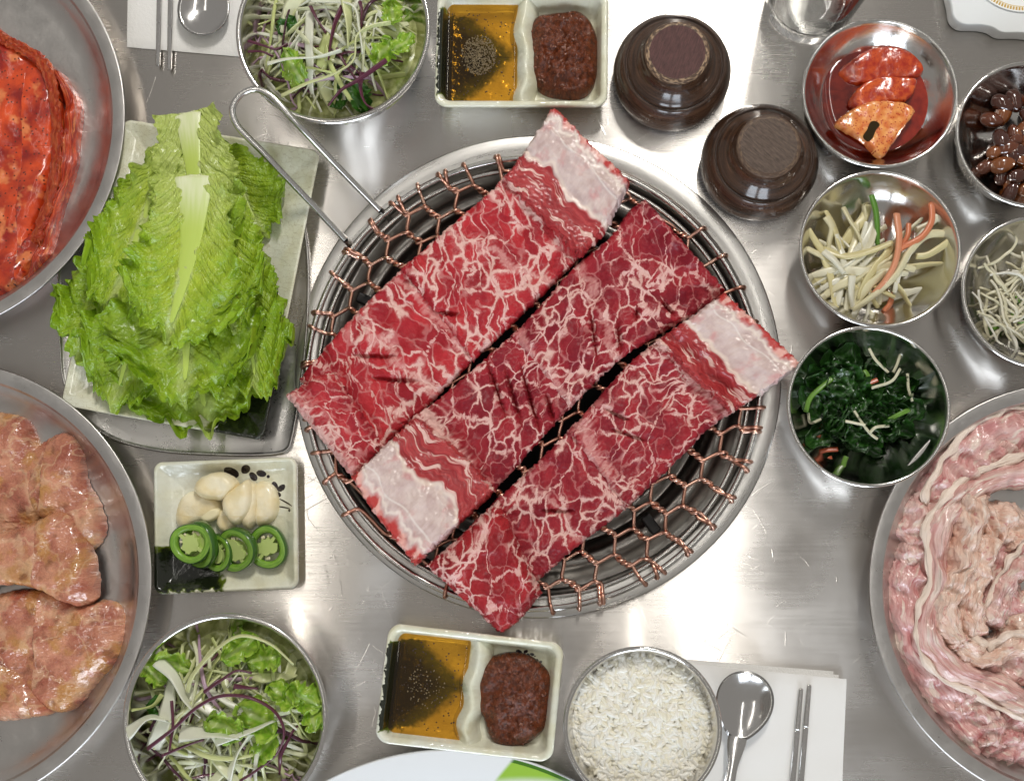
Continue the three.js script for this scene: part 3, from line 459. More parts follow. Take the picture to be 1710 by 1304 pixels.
// ------------------------------------------------------------ wooden bowls, upside down
function woodBowl(px, py, r, label, seed, worn) {
  const q = circ(px, py, r, 0.012), R = q.r, t = thing('wooden_bowl', label, 'bowl', [q.c.x, 0, q.c.z], 0, 'upturned wooden bowls');
  const grain = (k) => tex(512, 512, (u, v) => { const x = u * 3, y = v * 26, n = fbm(x + k, y * 0.5, 4), l = N2(x * 0.8 + k, y * 2.2 + 1.5 * n); return mix3([0.017, 0.009, 0.006], [0.10, 0.047, 0.024], clamp(0.45 + 0.5 * n + 0.35 * l, 0, 1)); });
  const m = MAT({ map: grain(seed), roughness: 0.4, roughnessMap: rough(0.9, 0.3), specularIntensity: 0.4, clearcoat: 0.9, clearcoatRoughness: 0.12, bumpMap: rough(0.5, 0.4, 10), bumpScale: 0.0005 });
  const H = 0.047;
  part('bowl_body', lathe([[R * 0.80, 0.0], [R * 0.93, 0.001], [R * 0.985, 0.006], [R, 0.012], [R * 0.985, 0.018], [R * 0.93, 0.0245], [R * 0.855, 0.0285], [R * 0.83, 0.0293], [R * 0.815, 0.0290], [R * 0.80, 0.0272], [R * 0.785, 0.0290], [R * 0.77, 0.0299], [R * 0.74, 0.0311], [R * 0.66, 0.0336], [R * 0.595, 0.0364], [R * 0.555, 0.0398], [R * 0.535, 0.0425], [R * 0.53, 0.0445]], 120), m, t);
  part('foot_edge', lathe([[R * 0.53, 0.0443], [R * 0.53, H - 0.0012], [R * 0.515, H - 0.0001], [R * 0.455, H + 0.0002]], 96), MAT({ map: tex(512, 64, (u, v) => mix3([0.075, 0.042, 0.026], [0.40, 0.27, 0.16], clamp(worn * sst(-0.2, 0.5, fbm(u * 20 + seed, v * 3, 4)), 0, 1))), roughness: 0.6 }), t);
  const d = new THREE.CircleGeometry(R * 0.455, 64); d.rotateX(-Math.PI / 2); d.translate(0, H + 0.0002, 0); d.rotateY(seed);
  part('foot_base', d, MAT({ map: tex(512, 512, (u, v) => { const l = N2(u * 3 + seed, v * 34), n = fbm(u * 5, v * 12 + seed, 5); let c = mix3(worn > 0.6 ? [0.060, 0.024, 0.022] : [0.062, 0.040, 0.029], worn > 0.6 ? [0.125, 0.052, 0.046] : [0.15, 0.103, 0.076], clamp(0.5 + 0.5 * n + 0.3 * l, 0, 1)); if (N2(u * 4, v * 60 + seed) > 0.72) c = mix3(c, [0.03, 0.018, 0.013], 0.6); return c; }), roughness: 0.62, bumpMap: rough(0.5, 0.5, 30), bumpScale: 0.0004 }), t);
}
woodBowl(1122, 122, 98, 'upturned dark wooden bowl with a worn pale foot edge beside the sauce tray', 1.2, 1);
woodBowl(1268, 272, 98, 'upturned dark wooden bowl with a smooth grey brown foot beside the kimchi dish', 2.4, 0.25);

// ------------------------------------------------------------ glazed dishes
const CREAM = [0.76, 0.76, 0.61];
function glaze(w, d, o) { // o.dark(x, y) 0..1 the dark glaze; o.marks dots in metres
  const W = o.px ?? 700, H = Math.round(W * d / w);
  return tex(W, H, (u, v) => {
    const x = (u - 0.5) * w, y = (0.5 - v) * d; let c = mix3([0.68, 0.66, 0.48], CREAM, clamp(0.6 + 1.2 * fbm(x * 40 + o.seed, y * 40, 4), 0, 1)); c = mix3(c, [0.74, 0.76, 0.70], 0.5 * sst(0, 0.5, fbm(x * 18, y * 18 + o.seed, 3)));
    worley(x / (o.cell ?? 0.004) + 0.4 * N2(x * 300, y * 300), y / (o.cell ?? 0.004), o.seed); c = mix3(c, [0.42, 0.37, 0.22], (o.crackle ?? 0.3) * (1 - sst(0.0, 0.09, F2 - F1)));
    if (o.dark) { const k = o.dark(x + 0.0022 * fbm(x * 160, y * 160, 3), y + 0.003 * fbm(y * 120, x * 120 + 4, 3)); c = mix3(c, [0.11, 0.15, 0.012], sst(0.0, 0.4, k)); c = mix3(c, [0.010, 0.013, 0.006], sst(0.3, 1.0, k)); }
    for (const m of o.marks ?? []) { const dx = x - m[0], dy = y - m[1], a = m[4] ?? 0, p = dx * Math.cos(a) + dy * Math.sin(a), q = -dx * Math.sin(a) + dy * Math.cos(a); if ((p / m[2]) ** 2 + (q / m[3]) ** 2 < 1) c = [0.018, 0.012, 0.014]; }
    return c;
  });
}
const glazeMat = (map) => MAT({ map, roughness: 0.14, roughnessMap: rough(0.95, 0.3), clearcoat: 0.6, clearcoatRoughness: 0.05, bumpMap: smudge, bumpScale: 0.0009 });
const sprig = (x, y, s) => { const o = []; for (const [a, b, l, w, r] of [[0, 0, 2.3, 1.5, 0.4], [4.5, -0.8, 1.6, 1.1, -0.6], [6.5, 1.4, 1.5, 1.0, 0.9], [9.0, 0.6, 1.5, 1.0, 0.2], [13, 4.6, 1.5, 0.9, 1.2], [15, 5.2, 1.4, 0.9, -0.6], [13.6, 7.0, 1.3, 0.8, 0.4], [-3, 1.6, 0.5, 0.5, 0], [11, 1.6, 0.5, 0.5, 0], [12, 8.5, 0.35, 0.35, 0], [16.5, 9.6, 2.6, 0.25, 0.5], [15.5, 11, 2.4, 0.22, 0.2], [17.6, 12, 0.45, 0.45, 0]]) o.push([x + a * s, y + b * s, l * s, w * s, r]); return o; };
function sauceTray(corners, label, seed, oilLabel, pasteLabel, oilHeap, paste) {
  const h = 0.021, c = corners.map((q) => P(q[0], q[1], h)), ctr = new THREE.Vector3().add(c[0]).add(c[1]).add(c[2]).add(c[3]).multiplyScalar(0.25);
  const w = (c[0].distanceTo(c[1]) + c[3].distanceTo(c[2])) / 2, d = (c[0].distanceTo(c[3]) + c[1].distanceTo(c[2])) / 2, ang = -Math.atan2(c[1].z - c[0].z, c[1].x - c[0].x);
  const t = thing('sauce_tray', label, 'sauce dish', [ctr.x, 0, ctr.z], ang, 'two-part cream sauce trays');
  const map = glaze(w, d, { seed, crackle: 0.12, dark: (x, y) => { const k = Math.max(0, 1 - Math.abs(y - 0.002 + 0.06 * (x + w / 2)) / (d * 0.40)), reach = -w / 2 + 0.006 + 0.036 * Math.pow(k, 0.8); return x < -w / 2 + 0.0012 ? 0 : sst(0.022, -0.018, x - reach) * sst(0.0, 0.12, k); }, marks: sprig(w * 0.25, -d * 0.36, 0.00095) });
  const m = glazeMat(map);
  part('tray', rrLoft(w, d, 0.0085, [[0.02, 0.001], [0.012, 0.0004], [0.009, 0.0012], [0.005, 0.006], [0.0012, 0.015], [0.0, h - 0.002], [0.0004, h - 0.0006], [0.0018, h], [0.0036, h - 0.0004], [0.0048, h - 0.0024], [0.0068, 0.009], [0.0085, 0.0062], [0.0105, 0.0054], [0.02, 0.0052], [Math.min(w, d) / 2 - 0.00004, 0.0052]], 160, 0.0004), m, t);
  // the wall between the two hollows
  const x0 = w * 0.015;
  part('divider', grid(24, 60, (u, v) => { const z = (v - 0.5) * (d - 0.010), s = Math.sin(u * Math.PI), x = x0 + (u - 0.5) * 0.0155 * (1.15 - 0.4 * s * s) + 0.0028 * N2(v * 2.4 + seed, 3); return [x, 0.0045 + (h - 0.0070) * Math.pow(s, 0.75), z]; }, (u, v, q) => [q[0] / w + 0.5, 0.5 - q[2] / d]), m, t);
  // oil
  const lvl = 0.0118, ow = w / 2 + x0 - 0.011, oc = (-w / 2 + 0.006 + x0 - 0.0045) / 2;
  const toW = (x, y, z) => new THREE.Vector3(x, y, z).applyAxisAngle(new THREE.Vector3(0, 1, 0), ang).add(new THREE.Vector3(ctr.x, 0, ctr.z));
  const oil = thing('sesame_oil', oilLabel, 'sauce', toW(oc, lvl, 0), ang);
  const os = grid(60, 60, (u, v) => { const a = (u - 0.5) * ow, b = (v - 0.5) * (d - 0.0115); return [a, 0.0006 * Math.pow(Math.max(Math.abs(u - 0.5), Math.abs(v - 0.5)) * 2, 12), b]; }, (u, v) => [u, v]);
  part('oil_surface', os, MAT({ color: rgb(0.86, 0.59, 0.15), transmission: 1, thickness: 0, roughness: 0.03, ior: 1.47 }), oil);
  const r = rngOf(seed * 31), pep = [];
  for (let i = 0; i < 120; i++) { const g = new THREE.IcosahedronGeometry(0.00025 + r() * 0.00042, 0); g.scale(1, 0.5, 1); g.translate((r() - 0.5) * ow * 0.92, 0.0003, (r() - 0.5) * (d - 0.016) * 0.95); pep.push(g); }
  const pm = part('pepper_flecks', mergeGeometries(pep), MAT({ color: rgb(0.035, 0.018, 0.01), roughness: 0.5 }), oil); pm.userData.kind = 'stuff';
  const salt = [];
  for (let i = 0; i < oilHeap * 2; i++) { const a = r() * TAU, q = Math.pow(r(), 0.6), g = new THREE.IcosahedronGeometry(0.0002 + r() * 0.0004, 0); g.rotateX(r() * 3); g.translate(Math.cos(a) * q * 0.012 - 0.002, 0.0009 * (1 - q) + 0.0001, Math.sin(a) * q * 0.014 + 0.001); salt.push(g); }
  const sm = part('pepper_salt', mergeGeometries(salt), MAT({ color: rgb(0.20, 0.15, 0.08), roughness: 0.4 }), oil); sm.userData.kind = 'stuff';
  // paste
  const g = blob(paste, { h0: 0.0056, T: 0.0125, n: 4.5, m: 170, k: 60, bump: (x, z) => 0.0030 * N2(x * 50, z * 50 + seed) + 0.0012 * N2(x * 120, z * 120) + 0.0003 * N2(x * 320, z * 320), uv: 14 });
  const pc = blobCentre(g); g.translate(-pc.x, -pc.y, -pc.z);
  const pt = thing('ssamjang_paste', pasteLabel, 'sauce', pc);
  part('paste', g, pasteMat, pt);
  const seeds = [], pos = g.attributes.position;
  for (let i = 0; i < 60; i++) { const k = Math.floor(r() * pos.count * 0.8), e = new THREE.SphereGeometry(0.00085, 7, 5); e.scale(1.5, 0.55, 0.85); e.rotateY(r() * TAU); e.rotateZ((r() - 0.5) * 0.7); e.translate(pos.getX(k), pos.getY(k) + 0.0001, pos.getZ(k)); seeds.push(e); }
  part('sesame_seeds', mergeGeometries(seeds), MAT({ color: rgb(0.17, 0.045, 0.015), roughness: 0.22, clearcoat: 0.8 }), pt).userData.kind = 'stuff';
}
function blobCentre(g) { g.computeBoundingBox(); const b = g.boundingBox; return new THREE.Vector3((b.min.x + b.max.x) / 2, b.min.y, (b.min.z + b.max.z) / 2); }
const pasteMat = MAT({ map: tex(700, 700, (u, v) => { const n = fbm(u * 14, v * 14, 5); worley(u * 60, v * 60, 4); let c = mix3([0.060, 0.013, 0.004], [0.15, 0.034, 0.010], clamp(0.5 + n, 0, 1)); if (ID > 0.72 && F1 < 0.35) c = mix3(c, [0.22, 0.06, 0.02], 0.5); return c; }), roughness: 0.2, roughnessMap: rough(0.9, 0.6, 20), bumpMap: rough(0.5, 0.5, 13), bumpScale: 0.0006, specularIntensity: 0.7, clearcoat: 0 });
sauceTray([[728, -16], [1016, -16], [1014, 178], [727, 178]], 'cream two-part sauce tray beyond the grill, beside the wooden bowls', 3, 'amber sesame oil with a pepper heap in the sauce tray beyond the grill', 'dark red bean paste in the sauce tray beyond the grill', 420,
  [[910, 20], [935, 16], [968, 16], [985, 30], [998, 60], [1000, 110], [990, 145], [972, 160], [930, 160], [905, 152], [890, 135], [884, 100], [884, 50], [894, 26]]);
sauceTray([[651, 1041], [943, 1074], [922, 1273], [622, 1244]], 'cream two-part sauce tray on the near side, beside the rice bowl', 8, 'amber sesame oil with pepper flecks in the sauce tray beside the rice', 'dark red bean paste in the sauce tray beside the rice', 40,
  [[825, 1096], [858, 1090], [888, 1098], [912, 1118], [921, 1135], [918, 1180], [912, 1215], [888, 1240], [868, 1249], [832, 1248], [815, 1230], [806, 1200], [793, 1180], [796, 1140], [806, 1110]]);

// lettuce plate
{
  const h = 0.018, cs = [[193, 196], [529, 250], [447, 731], [110, 684]].map((q) => P(q[0], q[1], h)), ctr = cs.reduce((a, b) => a.add(b), new THREE.Vector3()).multiplyScalar(0.25);
  const w = (cs[0].distanceTo(cs[1]) + cs[3].distanceTo(cs[2])) / 2, d = (cs[0].distanceTo(cs[3]) + cs[1].distanceTo(cs[2])) / 2, ang = -Math.atan2(cs[1].z - cs[0].z, cs[1].x - cs[0].x);
  const t = thing('lettuce_plate', 'oblong cream crackle-glazed plate with one black corner under the lettuce', 'plate', [ctr.x, 0.003, ctr.z], ang);
  const map = glaze(w, d, { seed: 6, crackle: 0.55, cell: 0.0038, px: 900, dark: (x, y) => sst(0, 0.3, 1 + (x - w / 2) / 0.046 + (y - d / 2) / 0.084) , marks: [] });
  part('plate', rrLoft(w, d, 0.007, [[0.03, 0.001], [0.022, 0.0], [0.020, 0.001], [0.006, 0.010], [0.0005, h - 0.005], [0.0, h - 0.0035], [0.0008, h - 0.003], [0.0022, h - 0.0032], [0.006, h - 0.0052], [0.016, h - 0.0095], [0.022, h - 0.0105], [0.035, h - 0.011], [Math.min(w, d) / 2 - 0.00004, h - 0.011]], 160, 0.0004), glazeMat(map), t);
}
// steel cover under the lettuce plate
{
  const pt = (x, y) => P(x, y, 0.003), s = new THREE.Shape(), A = [[250, 330], [488, 330], [486, 745], [478, 756], [330, 760], [240, 750], [175, 728], [130, 690], [104, 640], [98, 590], [98, 430], [130, 360]].map(([x, y]) => pt(x, y));
  const C = poly(A, true).getSpacedPoints(140), ctr = pt(300, 545), prof = [[1.0, 0.0002], [1.0, 0.0026], [0.993, 0.0036], [0.982, 0.0034], [0.968, 0.0018], [0.9, 0.0015], [0.0, 0.0014]];
  const t = thing('steel_cover', 'flat rounded steel cover plate lying under the lettuce plate', 'steel cover', [ctr.x, 0, ctr.z]);
  const g = grid(140, prof.length - 1, (u, v) => { const q = C[Math.round(u * 140) % 140], [k, y] = prof[Math.round(v * (prof.length - 1))]; return [(q.x - ctr.x) * k, y, (q.z - ctr.z) * k]; }, (u, v, q) => [q[0] * 5, q[2] * 5]);
  part('cover_plate', g, steelSatin, t);
}
// ------------------------------------------------------------ lettuce
const leafTex = (pale, seed) => tex(512, 512, (u, v) => { // u along the leaf from its cut base, v across
  const a = Math.abs(v - 0.5) * 2, rib = 1 - sst(0.04 + 0.10 * (1 - u), 0.10 + 0.20 * (1 - u), a + 0.03 * N2(u * 9, seed)), t = u - a * 0.42, ph = t * 15 + 0.5 * N2(u * 4 + seed, v * 4), vein = 1 - sst(0.0, 0.13, Math.abs(ph - Math.round(ph))), fine = N2(u * 60 + seed, v * 60);
  let g = mix3([0.54, 0.67, 0.05], [0.31, 0.48, 0.018], sst(0.2, 0.95, u * 0.6 + a * 0.5 + 0.25 * fbm(u * 6, v * 6 + seed, 4)));
  g = mix3(g, [0.13, 0.30, 0.010], 0.4 * sst(0.1, 0.5, fbm(u * 9 + 7, v * 9 + seed, 4)) * u);
  g = mix3(g, [0.60, 0.70, 0.20], (1 - sst(pale - 0.3, pale + 0.25, u + 0.15 * fbm(u * 5, v * 5, 3))) * 0.9); g = mix3(g, [0.34, 0.50, 0.09], vein * 0.4 * (1 - a * 0.6)); g = mix3(g, [0.70, 0.74, 0.40], rib * 0.85 * (1 - 0.6 * u)); g = mix3(g, [0.80, 0.82, 0.60], rib * (1 - sst(0.05, 0.35, u)) * 0.7); return mix3(g, [0.30, 0.5, 0.06], 0.12 * fine + 0.12); });
const leafBump = tex(512, 512, (u, v) => { const a = Math.abs(v - 0.5) * 2, t = u - a * 0.42, ph = t * 15 + 0.5 * N2(u * 4, v * 4), vein = 1 - sst(0.0, 0.2, Math.abs(ph - Math.round(ph))); return 0.5 - 0.3 * vein + 0.3 * fbm(u * 30, v * 30, 4); }, true);
const leafMats = [0.05, 0.3, 0.62].map((p, i) => MAT({ map: leafTex(p, i * 5 + 1), color: [rgb(0.84, 0.88, 0.7), rgb(1, 1, 0.95), rgb(1, 1, 1)][i], roughness: 0.3, clearcoat: 0.2, clearcoatRoughness: 0.15, bumpMap: leafBump, bumpScale: 0.0014, transmission: 0.2, thickness: 0, specularIntensity: 0.8 }));
function lettuceLeaf(mid, wpx, h, mat, label, seed, o = {}) { // mid: pixels from cut base to tip, h: heights along it
  const C = poly(mid.map((q, i) => P(q[0], q[1], h[i]))), n = 130, m = 90, r = rngOf(seed), W = wpx * 0.0004 / 2, ph = r() * 200, wf = o.w ?? ((u) => 0.34 + 0.66 * sst(0.0, 0.72, u)), ru = o.ruffle ?? 1, len = C.getLength(), cs = C.getSpacedPoints(400);
  const g = grid(n, m, (u, v) => {
    const q = (v - 0.5) * 2, a = Math.abs(q), sg = q < 0 ? 0 : 40, E = 1 - (1 - Math.pow(a, 4)) * (1 - Math.pow(u, 9));
    // the tip is round: lines across the leaf bow back toward the edges
    const al = clamp(u * (1 - 0.30 * Math.pow(a, 2.3) * u) + Math.pow(u, 8) * (0.05 * N2(q * 3 + ph, 5) + 0.022 * N2(q * 9 + ph, 8) + 0.012 * Math.abs(N2(q * 22 + ph, 2))) - 0.04 * Math.pow(u, 8), 0, 1), i = clamp(al * 400, 0, 399.999), k = Math.floor(i), c = cs[k].clone().lerp(cs[k + 1], i - k), t = C.getTangentAt(al), s = new THREE.Vector3(-t.z, 0, t.x).normalize();
    const jag = 1 + 0.10 * N2(u * 5 + ph, sg) * a + Math.pow(a, 4) * (0.07 * N2(u * 16 + ph, sg + 3) + 0.05 * Math.abs(N2(u * 38 + ph, sg + 9)) - 0.03), d = q * W * wf(u) * jag, X = u * len + ph, Z = d + ph;
    const ruf = ru * (E * 0.0085 * N2(X * 38, Z * 38) + E * E * 0.0045 * N2(X * 92, Z * 92) + Math.pow(E, 4) * 0.0018 * N2(X * 210, Z * 210)), bl = 0.0016 * N2(X * 45, Z * 45) + 0.0007 * N2(X * 130, Z * 130) * (0.4 + 0.6 * a);
    const cup = (o.cup ?? 0.003) * a * a - (o.rib ?? 0.001) * Math.exp(-q * q * 60) * (1 - 0.6 * u) - 0.0012 * Math.pow(Math.abs((((u - a * 0.35 + 2) * 9) % 1) - 0.5) * 2, 5) * (1 - E) * (a > 0.12 ? 1 : 0);
    return [c.x + s.x * d, Math.max(0.009 + 0.001 * E, c.y + cup + ruf + bl), c.z + s.z * d];
  });
  const b = blobCentre(g); const t = thing('lettuce_leaf', label, 'lettuce leaf', b, 0, 'green lettuce leaves on the oblong plate');
  part('blade', g, mat, t, true);
  // thick stalk along its lower half
  const rb = []; for (let i = 0; i <= 8; i++) { const q = C.getPointAt(0.004 + i / 8 * 0.86); rb.push(new THREE.Vector3(q.x, Math.max(0.0095, q.y - 0.0002), q.z)); }
  part('midrib', sweep(rb, (u) => W * (o.stalk ?? 0.22) * (1 - 0.93 * Math.pow(u, 0.7)) + 0.0004, { n: 60, m: 16, sy: 0.15, capn: 80 }), ribMat, t, true);
}
const ribMat = MAT({ map: tex(256, 64, (u, v) => mix3(mix3([0.80, 0.82, 0.58], [0.50, 0.62, 0.12], sst(0.02, 0.4, u)), [0.46, 0.60, 0.10], 0.25 + 0.25 * N2(u * 3, v * 24) + 0.3 * u)), roughness: 0.35 });
const [LG, LM, LP] = leafMats;
lettuceLeaf([[300, 330], [310, 480], [330, 620], [352, 736]], 310, [0.016, 0.018, 0.020, 0.018], LG, 'broad bright lettuce leaf at the bottom overhanging the near plate edge', 1, { ruffle: 1.2 });
lettuceLeaf([[262, 340], [215, 440], [165, 540], [112, 600]], 175, [0.018, 0.022, 0.028, 0.028], LG, 'lettuce leaf sticking out past the plate toward the steel cover corner', 2, { ruffle: 1.2 });
lettuceLeaf([[330, 240], [388, 300], [420, 360], [445, 400]], 150, [0.016, 0.018, 0.019, 0.017], LG, 'dark lettuce leaf peeking out on the grill side near the handle', 3);
lettuceLeaf([[285, 250], [250, 310], [222, 370], [208, 410]], 110, [0.016, 0.018, 0.019, 0.017], LG, 'dark folded lettuce leaf peeking out beside the red meat platter', 4);
lettuceLeaf([[350, 320], [392, 440], [416, 560], [430, 680]], 135, [0.024, 0.030, 0.033, 0.028], LG, 'lettuce leaf with folded edge along the grill side of the plate', 5, { ruffle: 1.1 });
lettuceLeaf([[290, 360], [250, 470], [215, 580], [186, 690]], 170, [0.022, 0.030, 0.030, 0.022], LG, 'lettuce leaf over the pale plate corner nearest the brown pork', 15, { ruffle: 1.1 });
lettuceLeaf([[320, 340], [300, 470], [310, 580], [304, 684]], 260, [0.030, 0.037, 0.040, 0.033], LG, 'wide curled lettuce leaf second from the bottom of the stack', 6, { ruffle: 1.2 });
lettuceLeaf([[345, 260], [372, 380], [382, 500], [394, 560]], 125, [0.036, 0.043, 0.044, 0.040], LM, 'yellow green lettuce leaf just under the top leaf on the grill side', 7);
lettuceLeaf([[300, 215], [250, 340], [200, 470], [180, 540]], 140, [0.034, 0.042, 0.043, 0.036], LM, 'yellow green lettuce leaf just under the top leaf on the meat platter side', 8, { ruffle: 1.1 });
lettuceLeaf([[312, 186], [322, 280], [330, 380], [325, 470]], 155, [0.038, 0.046, 0.050, 0.050], LP, 'palest lettuce leaf whose cut end reaches past the far plate edge', 9, { w: (u) => 0.66 + 0.34 * sst(0, 0.7, u), stalk: 0.30 });
lettuceLeaf([[325, 290], [318, 400], [296, 500], [272, 576]], 200, [0.058, 0.061, 0.058, 0.048], LM, 'topmost lettuce leaf with a thick white cut stalk', 10, { stalk: 0.34, ruffle: 0.95, w: (u) => 0.50 + 0.5 * sst(0.0, 0.8, u) });

// ------------------------------------------------------------ garlic plate
{
  const h = 0.013, cs = [[254, 772], [494, 762], [498, 985], [255, 993]].map((q) => P(q[0], q[1], h)), ctr = cs.reduce((a, b) => a.add(b), new THREE.Vector3()).multiplyScalar(0.25), w = (cs[0].distanceTo(cs[1]) + cs[3].distanceTo(cs[2])) / 2, d = (cs[0].distanceTo(cs[3]) + cs[1].distanceTo(cs[2])) / 2, ang = -Math.atan2(cs[1].z - cs[0].z, cs[1].x - cs[0].x);
  const t = thing('square_dish', 'small square cream dish holding garlic and sliced green chilli', 'dish', [ctr.x, 0, ctr.z], ang);
  const map = glaze(w, d, { seed: 12, crackle: 0.1, dark: (x, y) => sst(1, 0.82, Math.hypot((x + w / 2) / (w * 0.52), (y - d / 2) / (d * 0.38))) * sst(d / 2 - 0.0006, d / 2 - 0.003, y), marks: sprig(w * 0.03, -d * 0.40, 0.0022) });
  part('dish', rrLoft(w, d, 0.006, [[0.02, 0.001], [0.012, 0.0003], [0.010, 0.001], [0.004, 0.006], [0.0, h - 0.003], [0.0003, h - 0.001], [0.0016, h], [0.0030, h - 0.0005], [0.007, h - 0.0055], [0.011, h - 0.0078], [0.02, h - 0.0085], [Math.min(w, d) / 2 - 0.00004, h - 0.0088]], 160, 0.0004), glazeMat(map), t);
  const gm = MAT({ map: tex(256, 256, (u, v) => mix3([0.80, 0.66, 0.36], [0.90, 0.82, 0.60], clamp(0.5 + fbm(u * 4, v * 4, 4), 0, 1))), roughness: 0.3, bumpMap: smudge, bumpScale: 0.0006, clearcoat: 0.3 });
  const clove = (pts, h0, T, label, cut) => { const g = blob(pts, { h0, T: T * 0.75, n: 5, m: 72, k: 26, rag: 0.0002, bump: (x, z, s) => 0.0006 * N2(x * 60, z * 60) }); const b = blobCentre(g); g.translate(-b.x, -b.y, -b.z); const k = thing('garlic_clove', label, 'garlic', b, 0, 'peeled garlic cloves'); part('clove', g, gm, k); if (cut) part('cut_end', blob(cut, { h0: h0 + T * 0.32, T: 0.0042, n: 6, m: 40, k: 12 }), MAT({ color: rgb(0.86, 0.78, 0.5), roughness: 0.5 }), k, true); };
  clove([[292, 870], [296, 840], [312, 822], [336, 820], [362, 832], [369, 846], [362, 862], [345, 868], [325, 876], [302, 884]], 0.0045, 0.011, 'garlic clove lying lowest at the chilli end of the row, beside the dark glaze', [[330, 862], [350, 850], [366, 848], [368, 858], [354, 870], [340, 872]]);
  clove([[360, 870], [372, 848], [390, 850], [394, 872], [380, 890], [366, 886]], 0.0045, 0.009, 'small garlic clove mostly hidden between the other cloves');
  clove([[321, 816], [330, 800], [352, 789], [374, 789], [392, 800], [397, 808], [388, 822], [372, 834], [348, 834], [330, 828]], 0.011, 0.012, 'broad garlic clove lying across the others, nearest the far dish edge');
  clove([[426, 806], [444, 804], [458, 815], [464, 838], [460, 862], [444, 876], [428, 878], [420, 850]], 0.0045, 0.012, 'yellowish garlic clove standing at the grill end of the row');
  clove([[402, 806], [420, 803], [431, 816], [432, 850], [426, 872], [414, 884], [402, 876]], 0.0065, 0.012, 'thin garlic slice squeezed between two whole cloves');
  clove([[398, 808], [412, 800], [421, 812], [422, 838], [412, 862], [393, 877], [378, 868], [369, 848], [374, 826]], 0.010, 0.013, 'white shiny pointed garlic clove in the middle of the row');
  const skin = MAT({ color: rgb(0.035, 0.12, 0.010), roughness: 0.22, clearcoat: 0.7, clearcoatRoughness: 0.1 }), flesh = MAT({ map: tex(128, 128, (u, v) => mix3([0.14, 0.32, 0.025], [0.26, 0.46, 0.06], clamp(0.5 + fbm(u * 8, v * 8, 3), 0, 1))), roughness: 0.3, clearcoat: 0.4 }), pith = MAT({ color: rgb(0.50, 0.62, 0.20), roughness: 0.45 }), seedM = MAT({ color: rgb(0.74, 0.68, 0.46), roughness: 0.5 });
  const slice = (px, py, rx, tiltX, tiltZ, y, label, sd) => { // outer skin, flesh ring, core and seeds
    const c = P(px, py, y), R = rx * 0.0004, T = 0.0055, k = thing('chilli_slice', label, 'chilli slice', c, 0, 'green chilli slices'); k.rotation.set(tiltX, sd, tiltZ, 'XZY'); const r = rngOf(sd * 50 + 3), wob = (g) => jitter(g, (x, yy, z) => { const a = Math.atan2(z, x), f = 1 + 0.05 * Math.cos(a * 2 + sd) + 0.03 * Math.cos(a * 3 + sd * 2); return [x * f, yy, z * f]; });
    part('skin', wob(lathe([[R * 0.93, -T / 2], [R * 0.985, -T / 2 + 0.0004], [R, 0], [R * 0.985, T / 2 - 0.0004], [R * 0.93, T / 2 + 0.0001]], 56)), skin, k);
    part('flesh', wob(lathe([[R * 0.93, -T / 2], [R * 0.66, -T / 2], [R * 0.63, 0], [R * 0.66, T / 2], [R * 0.80, T / 2 + 0.0003], [R * 0.93, T / 2]], 56)), flesh, k);
    part('core', jitter(new THREE.CylinderGeometry(R * 0.40, R * 0.42, T * 0.9, 22, 3), (x, yy, z) => { const f = 1 + 0.28 * N2(x * 700 + sd, z * 700); return [x * f * (1 + 0.5 * (sd % 1)), yy, z * f]; }), pith, k);
    for (const ww of [0.4, 3.6]) { const b = part('web', new THREE.BoxGeometry(R * 0.5, T * 0.8, R * 0.16), pith, k); b.rotation.y = ww + sd; b.position.set(Math.cos(ww + sd) * R * 0.5, 0, -Math.sin(ww + sd) * R * 0.5); }
    for (let i = 0; i < 11; i++) { const a = r() * TAU, e = new THREE.SphereGeometry(0.0010, 8, 6); e.scale(1.3, 0.5, 0.9); e.rotateY(-a); e.translate(Math.cos(a) * R * 0.51, T * 0.3 * (r() - 0.2), Math.sin(a) * R * 0.51); part('seed', e, seedM, k); } };
  slice(334, 910, 38, 0.25, 0.5, 0.0125, 'second green chilli slice behind the seeded one, mostly hidden', 0.9);
  slice(362, 922, 32, 0.1, 0.35, 0.0085, 'small green chilli slice tucked low in the middle of the row', 1.7);
  slice(395, 918, 38, 0.25, 0.38, 0.0125, 'green chilli slice leaning over, with a slit in its pith', 2.5);
  slice(447, 914, 35, 0.05, 0.12, 0.0090, 'green chilli slice at the grill end of the row lying nearly flat', 3.4);
  slice(320, 907, 35, 0.05, 0.12, 0.0165, 'green chilli slice with pale seeded core at the dark glaze end', 4.2);
}
